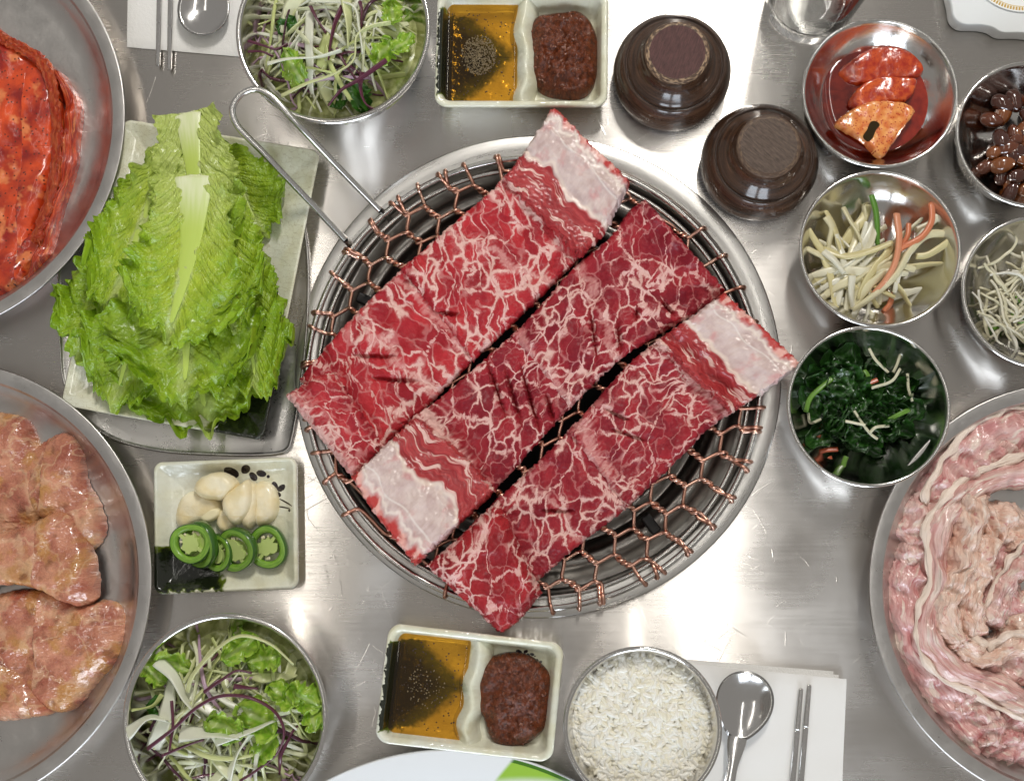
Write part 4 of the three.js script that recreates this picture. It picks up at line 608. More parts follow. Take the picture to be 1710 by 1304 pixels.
// ------------------------------------------------------------ side dishes
const B1 = shallowBowl(1470, 155, 131, 'shallow steel bowl holding red radish kimchi'), B2 = shallowBowl(1470, 415, 136, 'shallow steel bowl holding pale radish and carrot strips'), B3 = shallowBowl(1451, 678, 137, 'shallow steel bowl holding dark green spinach'), B4 = shallowBowl(1724, 224, 128, 'shallow steel bowl holding braised beans'), B5 = shallowBowl(1738, 487, 132, 'shallow steel bowl holding bean sprouts');
{ // radish kimchi
  const br = blob([[1372, 120], [1400, 88], [1440, 74], [1490, 74], [1536, 92], [1560, 130], [1564, 180], [1548, 222], [1510, 250], [1466, 262], [1420, 248], [1385, 218], [1370, 170]], { h0: 0.0068, T: 0.0066, n: 20, m: 100, k: 20, uv: 10 });
  const b = blobCentre(br); br.translate(-b.x, -b.y, -b.z); const t = thing('kimchi_brine', 'dark red kimchi brine pooled in the steel bowl', 'brine', b);
  part('liquid', br, MAT({ map: tex(512, 512, (u, v) => mix3([0.19, 0.010, 0.005], [0.30, 0.022, 0.008], clamp(0.5 + fbm(u * 9, v * 9, 4), 0, 1))), roughness: 0.08, clearcoat: 1, clearcoatRoughness: 0.03 }), t);
  const km = (a, c, sd) => MAT({ map: tex(512, 512, (u, v) => { const n = fbm(u * 12 + sd, v * 12, 5); worley(u * 70, v * 70, sd | 0); let q = mix3(a, c, clamp(0.5 + 1.2 * n, 0, 1)); if (ID > 0.75 && F1 < 0.3) q = [0.42, 0.03, 0.01]; return q; }), roughness: 0.24, roughnessMap: rough(0.9, 0.5, 12), bumpMap: smudge, bumpScale: 0.0008, clearcoat: 0.6, clearcoatRoughness: 0.1 });
  const sl = (o, h0, m, label) => { const g = blob(o, { h0: h0 + 0.0035, T: 0.0055, n: 16, m: 120, k: 24, uv: 10, rag: 0.0003, bump: (x, z) => 0.0008 * N2(x * 60, z * 60) }), c = blobCentre(g); g.translate(-c.x, -c.y, -c.z); const k = thing('radish_slice', label, 'kimchi', c, 0, 'red radish kimchi slices'); part('slice', g, m, k); return k; };
  sl([[1401, 121], [1425, 98], [1458, 80], [1490, 77], [1520, 86], [1548, 104], [1545, 118], [1530, 130], [1480, 134], [1430, 142], [1418, 138]], 0.0085, km([0.36, 0.020, 0.006], [0.58, 0.075, 0.013], 3), 'dark red radish slice lying farthest back in the kimchi bowl');
  sl([[1418, 172], [1434, 146], [1470, 128], [1505, 129], [1532, 133], [1528, 152], [1515, 168], [1470, 172], [1430, 182]], 0.0115, km([0.40, 0.026, 0.007], [0.66, 0.11, 0.018], 6), 'red radish slice in the middle of the kimchi bowl');
  const k3 = sl([[1394, 208], [1416, 186], [1450, 170], [1490, 168], [1520, 174], [1529, 184], [1516, 206], [1492, 240], [1471, 264], [1440, 236], [1410, 218]], 0.0145, km([0.66, 0.15, 0.03], [0.85, 0.36, 0.10], 9), 'lightest orange fan-shaped radish slice nearest the pale radish strips');
  part('onion_leaf', blob([[1455, 203], [1464, 202], [1470, 208], [1464, 216], [1458, 230], [1450, 236], [1442, 228], [1449, 216]], { h0: 0.0234, T: 0.0008, n: 9, m: 40, k: 10 }), MAT({ color: rgb(0.030, 0.018, 0.005), roughness: 0.8, specularIntensity: 0.3 }), k3, true);
}
// random strip heap inside a bowl: rMax, heights, parts
function heap(t, c, n, o) {
  const r = rngOf(o.seed);
  for (let i = 0; i < n; i++) {
    const a = r() * TAU, q = Math.sqrt(r()) * o.r, L = lerp(o.len[0], o.len[1], r()), dir = (o.dir ?? 0) + (r() - 0.5) * (o.spread ?? TAU), k = (r() - 0.5) * (o.curve ?? 40), pts = [], up = o.y0 + (o.y1 - o.y0) * Math.pow(i / n, 0.8);
    let x = Math.cos(a) * q + (o.ox ?? 0), z = Math.sin(a) * q + (o.oz ?? 0), d = dir; x -= Math.cos(d) * L / 2; z -= Math.sin(d) * L / 2;
    const ph = r() * 9, lift = (r() - 0.3) * (o.lift ?? 0.006), st = 7;
    for (let j = 0; j <= st; j++) { const rr = Math.hypot(x, z), mound = o.mound ? o.mound(rr) : 1, f = rr > o.rim ? o.rim / rr : 1; pts.push(new THREE.Vector3(c.x + x * f, up * mound + lift * Math.sin(j / st * Math.PI) + 0.0016 * N2(j * 0.7 + ph, i), c.z + z * f)); d += k * L / st + (o.wig ?? 0.25) * N2(j * 0.9, i * 3.3 + o.seed); x += Math.cos(d) * L / st; z += Math.sin(d) * L / st; }
    const kind = o.pick(r()), w0 = lerp(kind.w[0], kind.w[1], r()), tw0 = (r() - 0.5) * (kind.tw ?? 2), tw1 = (r() - 0.5) * (kind.tw ?? 2) * 1.6;
    const g = ribbon(pts, (u) => w0 * (0.55 + 0.45 * Math.sin(Math.PI * clamp(u * 0.9 + 0.08, 0, 1)) + 0.12 * N2(u * 6, i)), kind.th, (u) => tw0 + tw1 * u, 18);
    part(kind.name, g, kind.mats[Math.floor(r() * kind.mats.length)], t, true);
  }
}
const veg = (r, g, b, ro = 0.35) => MAT({ color: rgb(r, g, b), roughness: ro, transmission: 0.25, thickness: 0, clearcoat: 0.3, clearcoatRoughness: 0.2 });
{ // radish and carrot strips
  const t = thing('radish_salad', 'heap of pale radish strips with a few carrot strips in the steel bowl', 'radish salad', [B2.c.x, 0.008, B2.c.z]), pale = [veg(0.80, 0.74, 0.48), veg(0.84, 0.80, 0.60), veg(0.76, 0.68, 0.36), veg(0.84, 0.82, 0.68)], car = [veg(0.78, 0.26, 0.12), veg(0.82, 0.36, 0.20)], cuc = [veg(0.12, 0.30, 0.03)];
  heap(t, B2.c, 30, { seed: 5, r: 0.020, len: [0.042, 0.075], dir: 0.85 * -1, spread: 1.5, curve: 38, y0: 0.0125, y1: 0.021, ox: -0.006, oz: 0.006, rim: 0.046, lift: 0.008, pick: () => ({ name: 'radish_strip', w: [0.0045, 0.008], th: 0.0020, tw: 2.4, mats: pale }) });
  heap(t, B2.c, 10, { seed: 15, r: 0.016, len: [0.03, 0.05], dir: 0.2, spread: 1.2, curve: 30, y0: 0.014, y1: 0.021, ox: -0.014, oz: 0.010, rim: 0.046, lift: 0.006, pick: () => ({ name: 'radish_strip', w: [0.004, 0.007], th: 0.0024, tw: 1.6, mats: pale }) });
  const st = (p, w, m, nm) => part(nm, ribbon(p.map((q) => P(...q)), w, 0.003, (u) => 0.3 + u, 26), m, t, true);
  st([[1456, 326, 0.021], [1463, 352, 0.022], [1466, 385, 0.022], [1466, 410, 0.02]], 0.0042, cuc[0], 'cucumber_strip');
  st([[1498, 357, 0.024], [1502, 400, 0.027], [1495, 440, 0.027], [1478, 470, 0.025], [1458, 492, 0.022]], 0.0052, car[1], 'carrot_strip');
  st([[1556, 340, 0.024], [1556, 370, 0.026], [1540, 395, 0.027], [1510, 412, 0.026], [1500, 420, 0.024]], 0.0046, car[0], 'carrot_strip');
  st([[1518, 374, 0.022], [1516, 394, 0.024], [1506, 412, 0.023]], 0.0036, car[0], 'carrot_strip');
  st([[1491, 488, 0.015], [1486, 508, 0.015], [1476, 520, 0.014]], 0.0042, car[0], 'carrot_strip');
  for (const p of [[[1380, 362, 0.019], [1390, 380, 0.019], [1386, 402, 0.018], [1384, 420, 0.017]], [[1374, 416, 0.019], [1410, 428, 0.022], [1450, 420, 0.024], [1490, 405, 0.024]], [[1376, 420, 0.021], [1395, 436, 0.024], [1410, 456, 0.024]], [[1594, 398, 0.021], [1570, 414, 0.022], [1548, 426, 0.022], [1530, 428, 0.021]], [[1570, 356, 0.021], [1556, 372, 0.022], [1530, 384, 0.022]], [[1590, 392, 0.019], [1550, 392, 0.024], [1520, 420, 0.025], [1496, 460, 0.024], [1450, 500, 0.022], [1424, 518, 0.019]], [[1424, 460, 0.024], [1422, 490, 0.022], [1426, 516, 0.018]], [[1380, 470, 0.016], [1392, 496, 0.015], [1430, 520, 0.014], [1450, 534, 0.014], [1458, 520, 0.016]]]) st(p, 0.0056, pale[(p.length + p[0][0]) % 4], 'radish_strip');
}
{ // spinach
  const t = thing('spinach', 'clump of dark green blanched spinach in the steel bowl', 'spinach', [B3.c.x, 0.008, B3.c.z]), ms = [0, 1, 2].map((i) => MAT({ map: tex(256, 256, (u, v) => { const ph = (u - Math.abs(v - 0.5) * 0.8) * 8, ve = 1 - sst(0, 0.12, Math.abs(ph - Math.round(ph))); return mix3(mix3([0.009, 0.042, 0.006], [0.032, 0.115, 0.015], clamp(0.5 + 1.2 * fbm(u * 8 + i * 5, v * 8, 4), 0, 1)), [0.05, 0.14, 0.03], ve * 0.35); }), roughness: 0.28, clearcoat: 0.8, clearcoatRoughness: 0.1, bumpMap: smudge, bumpScale: 0.0012 })), r = rngOf(77);
  for (let i = 0; i < 26; i++) {
    const a = r() * TAU, q = Math.sqrt(r()) * 0.028, c = new THREE.Vector3(B3.c.x - 0.002 + Math.cos(a) * q * 1.1, 0.0125 + 0.009 * r() * (1 - q / 0.05), B3.c.z - 0.001 + Math.sin(a) * q * 0.98), L = 0.014 + r() * 0.012, W = 0.009 + r() * 0.009, rot = r() * TAU, ph = r() * 50, fold = 0.5 + r() * 1.6;
    part('leaf', grid(20, 16, (u, v) => { const x = (u - 0.5) * 2, y = (v - 0.5) * 2, w = Math.sqrt(Math.max(0, 1 - x * x)) * (1 + 0.2 * N2(u * 7 + ph, v > 0.5 ? 3 : 9)), lx = x * L, lz = y * W * w * (1 - 0.25 * fold * Math.abs(y)), ly = W * (0.35 * fold * y * y + 0.45 * N2(u * 2.4 + ph, v * 2.4) + 0.10 * N2(u * 6 + ph, v * 6)) - 0.25 * L * x * x; return [c.x + lx * Math.cos(rot) - lz * Math.sin(rot), Math.max(c.y + ly, B3.floor(Math.hypot(c.x + lx * Math.cos(rot) - lz * Math.sin(rot) - B3.c.x, c.z + lx * Math.sin(rot) + lz * Math.cos(rot) - B3.c.z)) + 0.0006), c.z + lx * Math.sin(rot) + lz * Math.cos(rot)]; }), ms[i % 3], t, true);
  }
  const st = (p, w, m, nm) => part(nm, ribbon(p.map((q) => P(...q)), w, 0.0014, () => 0.4, 20), m, t, true), pl = veg(0.74, 0.72, 0.52), cr = veg(0.62, 0.14, 0.06), gr = veg(0.16, 0.34, 0.04);
  for (const p of [[[1452, 582, 0.024], [1462, 600, 0.026], [1484, 622, 0.024]], [[1504, 616, 0.025], [1490, 636, 0.027], [1456, 648, 0.026]], [[1516, 624, 0.021], [1518, 650, 0.022], [1524, 670, 0.02]], [[1427, 686, 0.024], [1440, 706, 0.026], [1456, 726, 0.025], [1466, 733, 0.024]], [[1412, 703, 0.025], [1446, 710, 0.027]], [[1453, 723, 0.026], [1462, 714, 0.027], [1485, 711, 0.025]], [[1504, 592, 0.018], [1498, 610, 0.019], [1492, 622, 0.019]], [[1350, 690, 0.014], [1354, 706, 0.014], [1372, 700, 0.015]], [[1388, 726, 0.014], [1384, 746, 0.014]]]) st(p, 0.0021, pl, 'sprout_thread');
  for (const p of [[[1358, 758, 0.014], [1378, 752, 0.016], [1400, 750, 0.017]], [[1386, 762, 0.015], [1390, 776, 0.014], [1396, 786, 0.013]], [[1366, 730, 0.013], [1374, 712, 0.014], [1382, 698, 0.015]], [[1452, 640, 0.024], [1466, 634, 0.024]]]) st(p, 0.0034, cr, 'carrot_thread');
  for (const p of [[[1346, 688, 0.018], [1354, 664, 0.021], [1390, 632, 0.021]], [[1408, 788, 0.014], [1410, 772, 0.016], [1414, 762, 0.017]], [[1520, 684, 0.022], [1506, 690, 0.023], [1484, 702, 0.022]], [[1444, 618, 0.024], [1450, 628, 0.025], [1446, 642, 0.024]]]) st(p, 0.0034, gr, 'leaf_stem');
}
{ // beans
  const ms = [MAT({ color: rgb(0.055, 0.013, 0.006), roughness: 0.14, clearcoat: 1, clearcoatRoughness: 0.05 }), MAT({ color: rgb(0.11, 0.026, 0.008), roughness: 0.16, clearcoat: 1, clearcoatRoughness: 0.06 }), MAT({ color: rgb(0.19, 0.055, 0.012), roughness: 0.18, clearcoat: 1, clearcoatRoughness: 0.06 })];
  const bg = jitter(new THREE.SphereGeometry(0.0052, 22, 16), (x, y, z) => [x * 1.42 + 40 * z * z, y * 0.86, z * 0.95]), r = rngOf(8), first = new THREE.Mesh(bg, ms[0]); first.name = 'bean';
  for (let i = 0; i < 62; i++) {
    const a = r() * TAU, q = Math.sqrt(r()) * 0.031, lay = i < 36 ? 0 : 1, b = i ? first.clone() : first; if (i) b.name = numbered('bean'); else numbered('bean');
    const x = Math.cos(a) * q * (lay ? 0.75 : 1), z = Math.sin(a) * q * (lay ? 0.75 : 1.1); b.material = ms[Math.floor(r() * 3)]; b.position.set(B4.c.x + 0.002 + x, B4.floor(Math.hypot(x, z)) + 0.0046 + lay * 0.0068 + r() * 0.002, B4.c.z + 0.004 + z); b.rotation.set((r() - 0.5) * 0.8, r() * TAU, (r() - 0.5) * 0.8); b.scale.setScalar(0.85 + r() * 0.3);
    b.userData = { label: 'glossy dark brown braised bean in the heap inside its steel bowl', category: 'bean', group: 'braised beans heaped in one steel bowl' }; scene.add(b);
  }
}
{ // sprouts
  const t = thing('bean_sprouts', 'tangle of pale bean sprouts with green onion bits in the steel bowl', 'bean sprouts', [B5.c.x, 0.008, B5.c.z]), pale = [veg(0.80, 0.76, 0.60), veg(0.84, 0.82, 0.72), veg(0.74, 0.70, 0.50)], gr = [veg(0.20, 0.42, 0.05)];
  heap(t, B5.c, 130, { seed: 25, r: 0.026, len: [0.022, 0.045], curve: 70, y0: 0.011, y1: 0.022, ox: -0.002, oz: 0.006, rim: 0.040, lift: 0.006, wig: 0.6, pick: (q) => q < 0.9 ? { name: 'sprout', w: [0.0014, 0.0028], th: 0.0015, tw: 2, mats: pale } : { name: 'onion_bit', w: [0.003, 0.0045], th: 0.0012, tw: 2, mats: gr } });
}
// ------------------------------------------------------------ salads
const cab = [veg(0.72, 0.75, 0.40), veg(0.80, 0.82, 0.56), veg(0.64, 0.70, 0.28), veg(0.85, 0.86, 0.72)], pur = [MAT({ color: rgb(0.10, 0.022, 0.045), roughness: 0.3 }), MAT({ color: rgb(0.055, 0.012, 0.028), roughness: 0.3 }), MAT({ color: rgb(0.42, 0.28, 0.36), roughness: 0.35 })], grn = [0, 1, 2].map((i) => MAT({ map: tex(128, 128, (u, v) => mix3(mix3([0.22, 0.44, 0.02], [0.46, 0.64, 0.09], clamp(0.5 + 1.1 * fbm(u * 3 + i * 3, v * 3, 3), 0, 1)), [0.6, 0.72, 0.3], 0.7 * (1 - sst(0.02, 0.12, Math.abs(v - 0.5))))), roughness: 0.3, transmission: 0.3, thickness: 0 })), dkg = [MAT({ color: rgb(0.03, 0.11, 0.008), roughness: 0.35 })];
function leafBit(t, c, s, seed, m, wide = 0.7) {
  const r = rngOf(seed), rot = r() * TAU, ph = r() * 60, tx = (r() - 0.5) * 0.9, tz = (r() - 0.5) * 0.9;
  part('lettuce_piece', grid(26, 22, (u, v) => { const x = (u - 0.5) * 2, y = (v - 0.5) * 2, w = Math.sqrt(Math.max(0, 1 - x * x * x * x)) * (1 + 0.30 * N2(u * 4 + ph, v > 0.5 ? 3 : 9) + 0.16 * N2(u * 11 + ph, v > 0.5 ? 3 : 9)), lx = x * s * (1 + 0.15 * N2(v * 6 + ph, 2)), lz = y * s * wide * w, e = Math.max(Math.abs(x), Math.abs(y)), ly = s * (0.42 * N2(u * 1.3 + ph, v * 1.3) + 0.26 * e * e * e * N2(u * 3.2 + ph, v * 3.2)) + lx * tx + lz * tz; return [c.x + lx * Math.cos(rot) - lz * Math.sin(rot), c.y + ly, c.z + lx * Math.sin(rot) + lz * Math.cos(rot)]; }), m, t, true);
}
function salad(px, py, r, name, bowlLabel, label, seed, o) {
  const B = deepBowl(px, py, r, 'salad_bowl', bowlLabel, 0.045), t = thing('cabbage_salad', label, 'salad', [B.c.x, 0.01, B.c.z]), R = B.R, off = o.off ?? [0, 0];
  const mound = (k) => 1 - 0.42 * Math.pow(k / R, 2), q = rngOf(seed + 5);
  // the dressed bottom of the heap
  const bed = grid(60, 24, (u, v) => { const s = v * R * 0.90, a = u * TAU; const x = Math.cos(a) * s, z = Math.sin(a) * s; return [x, 0.008 + 0.011 * (1 - Math.pow(v, 3)) + 0.004 * fbm(x * 70 + seed, z * 70, 3) + 0.012 * v * v, z]; }, (u, v, p) => [p[0] * 12, p[2] * 12]); bed.translate(0, -0.004, 0);
  part('dressed_leaves', bed, MAT({ map: tex(512, 512, (u, v) => mix3([0.26, 0.29, 0.08], [0.52, 0.54, 0.24], clamp(0.5 + 1.3 * fbm(u * 10, v * 10 + seed, 4), 0, 1))), roughness: 0.25 }), t).userData.kind = 'stuff';
  for (let i = 0; i < o.under; i++) { const a = q() * TAU, d = Math.sqrt(q()) * R * 0.72; leafBit(t, new THREE.Vector3(B.c.x + Math.cos(a) * d, 0.020 + 0.012 * q(), B.c.z + Math.sin(a) * d), 0.009 + q() * 0.009, seed * 10 + i, q() < 0.3 ? dkg[0] : grn[i % 3]); }
  heap(t, B.c, o.n, { seed, r: R * 0.60, len: [0.028, 0.072], curve: 48, y0: 0.030, y1: 0.047, mound, rim: R * 0.84, lift: 0.012, wig: 0.32, ox: off[0], oz: off[1], pick: (k) => k < 0.84 ? { name: 'cabbage_shred', w: k < 0.14 ? [0.006, 0.011] : [0.0016, 0.0038], th: 0.0011, tw: 2.4, mats: cab } : { name: 'purple_cabbage_shred', w: [0.0014, 0.0034], th: 0.0012, tw: 2.6, mats: pur } });
  heap(t, B.c, 34, { seed: seed + 60, r: R * 0.52, len: [0.04, 0.08], curve: 40, y0: 0.040, y1: 0.048, mound, rim: R * 0.80, lift: 0.012, wig: 0.3, ox: off[0], oz: off[1], pick: (k) => ({ name: 'cabbage_shred', w: k < 0.35 ? [0.006, 0.011] : [0.0024, 0.0046], th: 0.0012, tw: 2, mats: [cab[3], cab[1], cab[0]] }) });
  for (const [x, y, h, s, k] of o.bits) leafBit(t, P(x, y, h + 0.003), s * 0.9, x + y, k ? dkg[0] : grn[(x | 0) % 3]);
  for (const [p, w, m] of o.strands) part(m === 1 ? 'purple_cabbage_shred' : 'cabbage_shred', ribbon(p.map((z) => P(...z)), m === 1 ? w * 0.7 : w, 0.0013, (u) => 0.5 + u * 1.4, 40), m === 1 ? pur[0] : cab[m], t, true);
}
salad(556, 48, 163, 'salad', 'deep steel bowl of salad standing beyond the lettuce plate', 'shredded cabbage salad in the bowl the net handle leans on', 31, { n: 290, under: 6, off: [-0.006, -0.004],
  bits: [[640, 85, 0.044, 0.011, 0], [672, 72, 0.044, 0.010, 0], [600, 160, 0.034, 0.012, 1], [562, 160, 0.032, 0.011, 1], [490, 112, 0.043, 0.013, 0], [478, 42, 0.044, 0.008, 1], [655, 20, 0.044, 0.010, 0]],
  strands: [[[[414, 68, 0.048], [440, 76, 0.051], [460, 82, 0.050], [480, 74, 0.048]], 0.004, 1], [[[414, 86, 0.047], [436, 86, 0.049], [456, 94, 0.048]], 0.0034, 1], [[[518, 10, 0.052], [528, 30, 0.053], [544, 55, 0.052]], 0.004, 1], [[[572, 10, 0.054], [560, 36, 0.055], [554, 60, 0.055], [548, 100, 0.052]], 0.0052, 1], [[[600, 0, 0.053], [604, 20, 0.054], [602, 45, 0.052]], 0.0042, 1], [[[645, 100, 0.050], [600, 132, 0.052], [570, 150, 0.051], [548, 176, 0.046]], 0.005, 1], [[[604, 120, 0.048], [602, 150, 0.046], [612, 175, 0.043], [630, 186, 0.041]], 0.005, 1], [[[562, 80, 0.052], [575, 105, 0.052], [600, 140, 0.048]], 0.003, 1],
    [[[470, 160, 0.047], [510, 140, 0.052], [560, 122, 0.055], [590, 100, 0.056], [596, 60, 0.056], [620, 44, 0.055], [652, 38, 0.052]], 0.0042, 1 + 0], [[[446, 106, 0.050], [480, 98, 0.053], [530, 95, 0.055], [570, 84, 0.055]], 0.004, 3], [[[578, 0, 0.056], [582, 40, 0.056], [580, 80, 0.054]], 0.008, 0], [[[520, 0, 0.054], [590, 10, 0.057], [600, 50, 0.056], [605, 90, 0.053]], 0.004, 3]].map((s, i) => (i === 8 ? [s[0], s[1], 0] : s)) });
salad(375, 1199, 171, 'salad', 'deep steel bowl of salad standing between the brown pork and sauce tray', 'shredded cabbage salad with a long purple arc in the bowl beside the brown pork', 47, { n: 240, under: 8, off: [0, 0.006],
  bits: [[290, 1110, 0.040, 0.012, 0], [258, 1126, 0.038, 0.009, 0], [400, 1082, 0.042, 0.013, 0], [440, 1100, 0.042, 0.012, 0], [505, 1165, 0.042, 0.013, 0], [520, 1190, 0.040, 0.012, 0], [375, 1215, 0.050, 0.014, 0], [430, 1200, 0.050, 0.016, 0], [440, 1250, 0.046, 0.012, 0], [270, 1180, 0.036, 0.009, 1], [470, 1160, 0.046, 0.011, 0]],
  strands: [[[[246, 1250, 0.050], [290, 1216, 0.056], [330, 1180, 0.060], [370, 1162, 0.062], [420, 1166, 0.062], [460, 1190, 0.060], [474, 1220, 0.058], [464, 1256, 0.054], [430, 1285, 0.050], [400, 1304, 0.048]], 0.0042, 1], [[[340, 1156, 0.055], [370, 1135, 0.056], [395, 1120, 0.055], [420, 1124, 0.053]], 0.0038, 1], [[[286, 1170, 0.050], [288, 1210, 0.052], [282, 1255, 0.050]], 0.003, 1], [[[270, 1262, 0.047], [310, 1245, 0.050], [340, 1235, 0.050]], 0.003, 1], [[[390, 1146, 0.054], [430, 1150, 0.054]], 0.005, 1],
    [[[262, 1104, 0.046], [290, 1130, 0.050], [310, 1170, 0.052], [335, 1200, 0.052]], 0.008, 3], [[[212, 1225, 0.048], [250, 1198, 0.051], [280, 1205, 0.051]], 0.010, 3], [[[360, 1240, 0.054], [420, 1220, 0.056], [470, 1202, 0.055], [495, 1218, 0.052]], 0.005, 3], [[[312, 1155, 0.052], [320, 1130, 0.054], [360, 1085, 0.055], [400, 1062, 0.054], [450, 1075, 0.052], [490, 1110, 0.050]], 0.0042, 0], [[[300, 1225, 0.052], [350, 1225, 0.055], [400, 1235, 0.055]], 0.011, 3], [[[380, 1300, 0.048], [395, 1260, 0.052], [420, 1225, 0.053]], 0.007, 3], [[[270, 1160, 0.046], [255, 1178, 0.045], [220, 1186, 0.044]], 0.0032, 2]] });
// ------------------------------------------------------------ rice
{
  const B = deepBowl(1073, 1214, 133, 'rice_bowl', 'steel bowl filled with white rice on the near side', 0.052, 0.0028), t = thing('steamed_rice', 'mound of steamed white rice filling the steel bowl', 'rice', [B.c.x, 0.035, B.c.z]), R = B.R - 0.0065, r = rngOf(3);
  const top = (x, z) => 0.041 + 0.004 * (1 - Math.pow(Math.hypot(x, z) / R, 2)) + 0.0022 * fbm(x * 60, z * 60, 3);
  const mound = grid(64, 24, (u, v) => { const a = u * TAU, s = v * R, x = Math.cos(a) * s, z = Math.sin(a) * s; return [x, top(x, z) - 0.035 - 0.0016, z]; }); part('rice_bed', mound, MAT({ color: rgb(0.86, 0.82, 0.70), roughness: 0.6 }), t).userData.kind = 'stuff';
  const gg = jitter(new THREE.SphereGeometry(0.001, 8, 6), (x, y, z) => [x * 3.0 + 90 * z * z, y * 1.1, z * 1.2]), ms = [MAT({ color: rgb(0.91, 0.88, 0.79), roughness: 0.42, transmission: 0.08, thickness: 0 }), MAT({ color: rgb(0.92, 0.91, 0.84), roughness: 0.36, transmission: 0.08, thickness: 0 }), MAT({ color: rgb(0.89, 0.85, 0.70), roughness: 0.45, transmission: 0.08, thickness: 0 })], rest = [];
  for (let i = 0; i < 4300; i++) {
    const a = r() * TAU, s = Math.sqrt(r()) * R, x = Math.cos(a) * s, z = Math.sin(a) * s, y = top(x, z) - 0.035 - 0.0022 + (i / 4300) * 0.0026, e = new THREE.Euler((r() - 0.5) * 0.4, r() * TAU, (r() - 0.5) * 0.35), sc = 0.8 + r() * 0.45;
    if (i >= 4000) { const m = part('rice_grain', gg, ms[Math.floor(r() * 3)], t); m.position.set(x, y, z); m.rotation.copy(e); m.scale.setScalar(sc); } else { const k = Math.floor(r() * 3); (rest[k] ??= []).push(gg.clone().applyMatrix4(new THREE.Matrix4().compose(new THREE.Vector3(x, y, z), new THREE.Quaternion().setFromEuler(e), new THREE.Vector3(sc, sc, sc)))); }
  }
  rest.forEach((l, k) => { part('rice_grains', mergeGeometries(l), ms[k], t).userData.kind = 'stuff'; });
}
// ------------------------------------------------------------ napkins, spoons, chopsticks
function sheet(name, corners, y, th, m, label, cat, group) {
  const C = corners.map((q) => P(q[0], q[1], y)), c = C[0].clone().add(C[1]).add(C[2]).add(C[3]).multiplyScalar(0.25), g = [];
  const f = (s) => (u, v) => { const a = C[0].clone().lerp(C[1], u), b = C[3].clone().lerp(C[2], u), q = a.lerp(b, v), e = Math.min(u, v, 1 - u, 1 - v), w = 0.0004 * N2(q.x * 30, q.z * 30 + y * 900); return [q.x - c.x, s > 0 ? w + th * Math.min(1, 0.4 + e * 30) : 0, q.z - c.z]; };
  const top = grid(24, 24, f(1)), bot = grid(24, 24, f(-1)); const edge = grid(96, 1, (u, v) => { const k = u * 4, s = Math.min(3, Math.floor(k)), t = k - s, p = s === 0 ? [t, 0] : s === 1 ? [1, t] : s === 2 ? [1 - t, 1] : [0, 1 - t]; return f(v > 0.5 ? 1 : -1)(...p); });
  const t = thing(name, label, cat, [c.x, y, c.z], 0, group); part('paper', mergeGeometries([top, bot, edge]), m, t); return t;
}
const paper = MAT({ color: rgb(0.80, 0.79, 0.765), roughness: 0.9, bumpMap: rough(0.5, 0.3, 40), bumpScale: 0.0002 });
const emboss = (() => { const c = document.createElement('canvas'); c.width = c.height = 512; const g = c.getContext('2d'); g.fillStyle = '#777'; g.fillRect(0, 0, 512, 512); g.strokeStyle = '#fff'; g.lineWidth = 5; g.lineCap = 'round'; g.save(); g.translate(205, 150); g.scale(1, -1); g.rotate(0.25); g.beginPath(); for (let i = 0; i < 5; i++) { g.moveTo(-70 + i * 26, -40); g.bezierCurveTo(-60 + i * 30, 40, -30 + i * 24, 40, -52 + i * 28, -24); } g.moveTo(40, 30); g.bezierCurveTo(80, 60, 90, 20, 60, 10); g.stroke(); g.restore(); const t = new THREE.CanvasTexture(c); return t; })();
const paperE = MAT({ color: rgb(0.80, 0.79, 0.765), roughness: 0.9, bumpMap: emboss, bumpScale: 0.0005 });
sheet('napkin', [[214, -120], [420, -120], [412, 96], [212, 79]], 0.0004, 0.0016, paper, 'white paper napkin under the far spoon and chopsticks', 'napkin', 'white paper napkins');
sheet('napkin', [[1130, 1100], [1392, 1121], [1388, 1420], [1110, 1420]], 0.0004, 0.0008, paper, 'lowest white napkin of the stack beside the rice bowl', 'napkin', 'white paper napkins');
sheet('napkin', [[1134, 1104], [1401, 1127], [1394, 1420], [1114, 1420]], 0.0018, 0.0008, paper, 'middle white napkin of the stack beside the rice bowl', 'napkin', 'white paper napkins');
sheet('napkin', [[1140, 1108], [1414, 1134], [1402, 1420], [1120, 1420]], 0.0032, 0.0012, paperE, 'topmost embossed white napkin of the stack beside the rice bowl', 'napkin', 'white paper napkins');
function spoon(cx, cy, rx, ry, dir, y, label, m) { // dir: where the handle goes, in pixels of the photograph; the hollow faces up
  const c = P(cx, cy, y), t = thing('spoon', label, 'spoon', [c.x, y, c.z], 0, 'steel soup spoons'), R = rx * 0.00038, Rl = ry * 0.00038, ph = -Math.atan2(dir[1], dir[0]);
  const egg = (a) => { const k = Math.cos(a), n = k > 0 ? 0.16 * Math.pow(k, 5) : 0; return [Rl * (k + n), R * Math.sin(a) * (1 - 0.10 * k)]; };
  const bowl = grid(72, 18, (u, v) => { const [x, z] = egg(u * TAU), s = 1 - v * 2; if (v <= 0.5) { const k = v * 2; return [x * k, 0.0078 - 0.0068 * (1 - k * k) , z * k]; } const k = 1 - (v - 0.5) * 2; return [x * k * 0.985, 0.0078 - 0.0010 - 0.0066 * (1 - k * k) * 1.0, z * k * 0.985]; });
  const b = part('spoon_bowl', bowl, m, t); b.rotation.y = ph;
  const hd = part('handle', grid(16, 40, (u, v) => { const a = u * TAU, l = Rl * 1.02 + v * 0.13, w = lerp(0.0062, 0.0030, sst(0, 0.16, v)) + 0.0026 * v, y2 = 0.0074 + 0.006 * Math.sin(v * 2.4) ; return [l, y2 + 0.0011 * Math.sin(a), w * Math.cos(a)]; }), m, t); hd.rotation.y = ph;
}
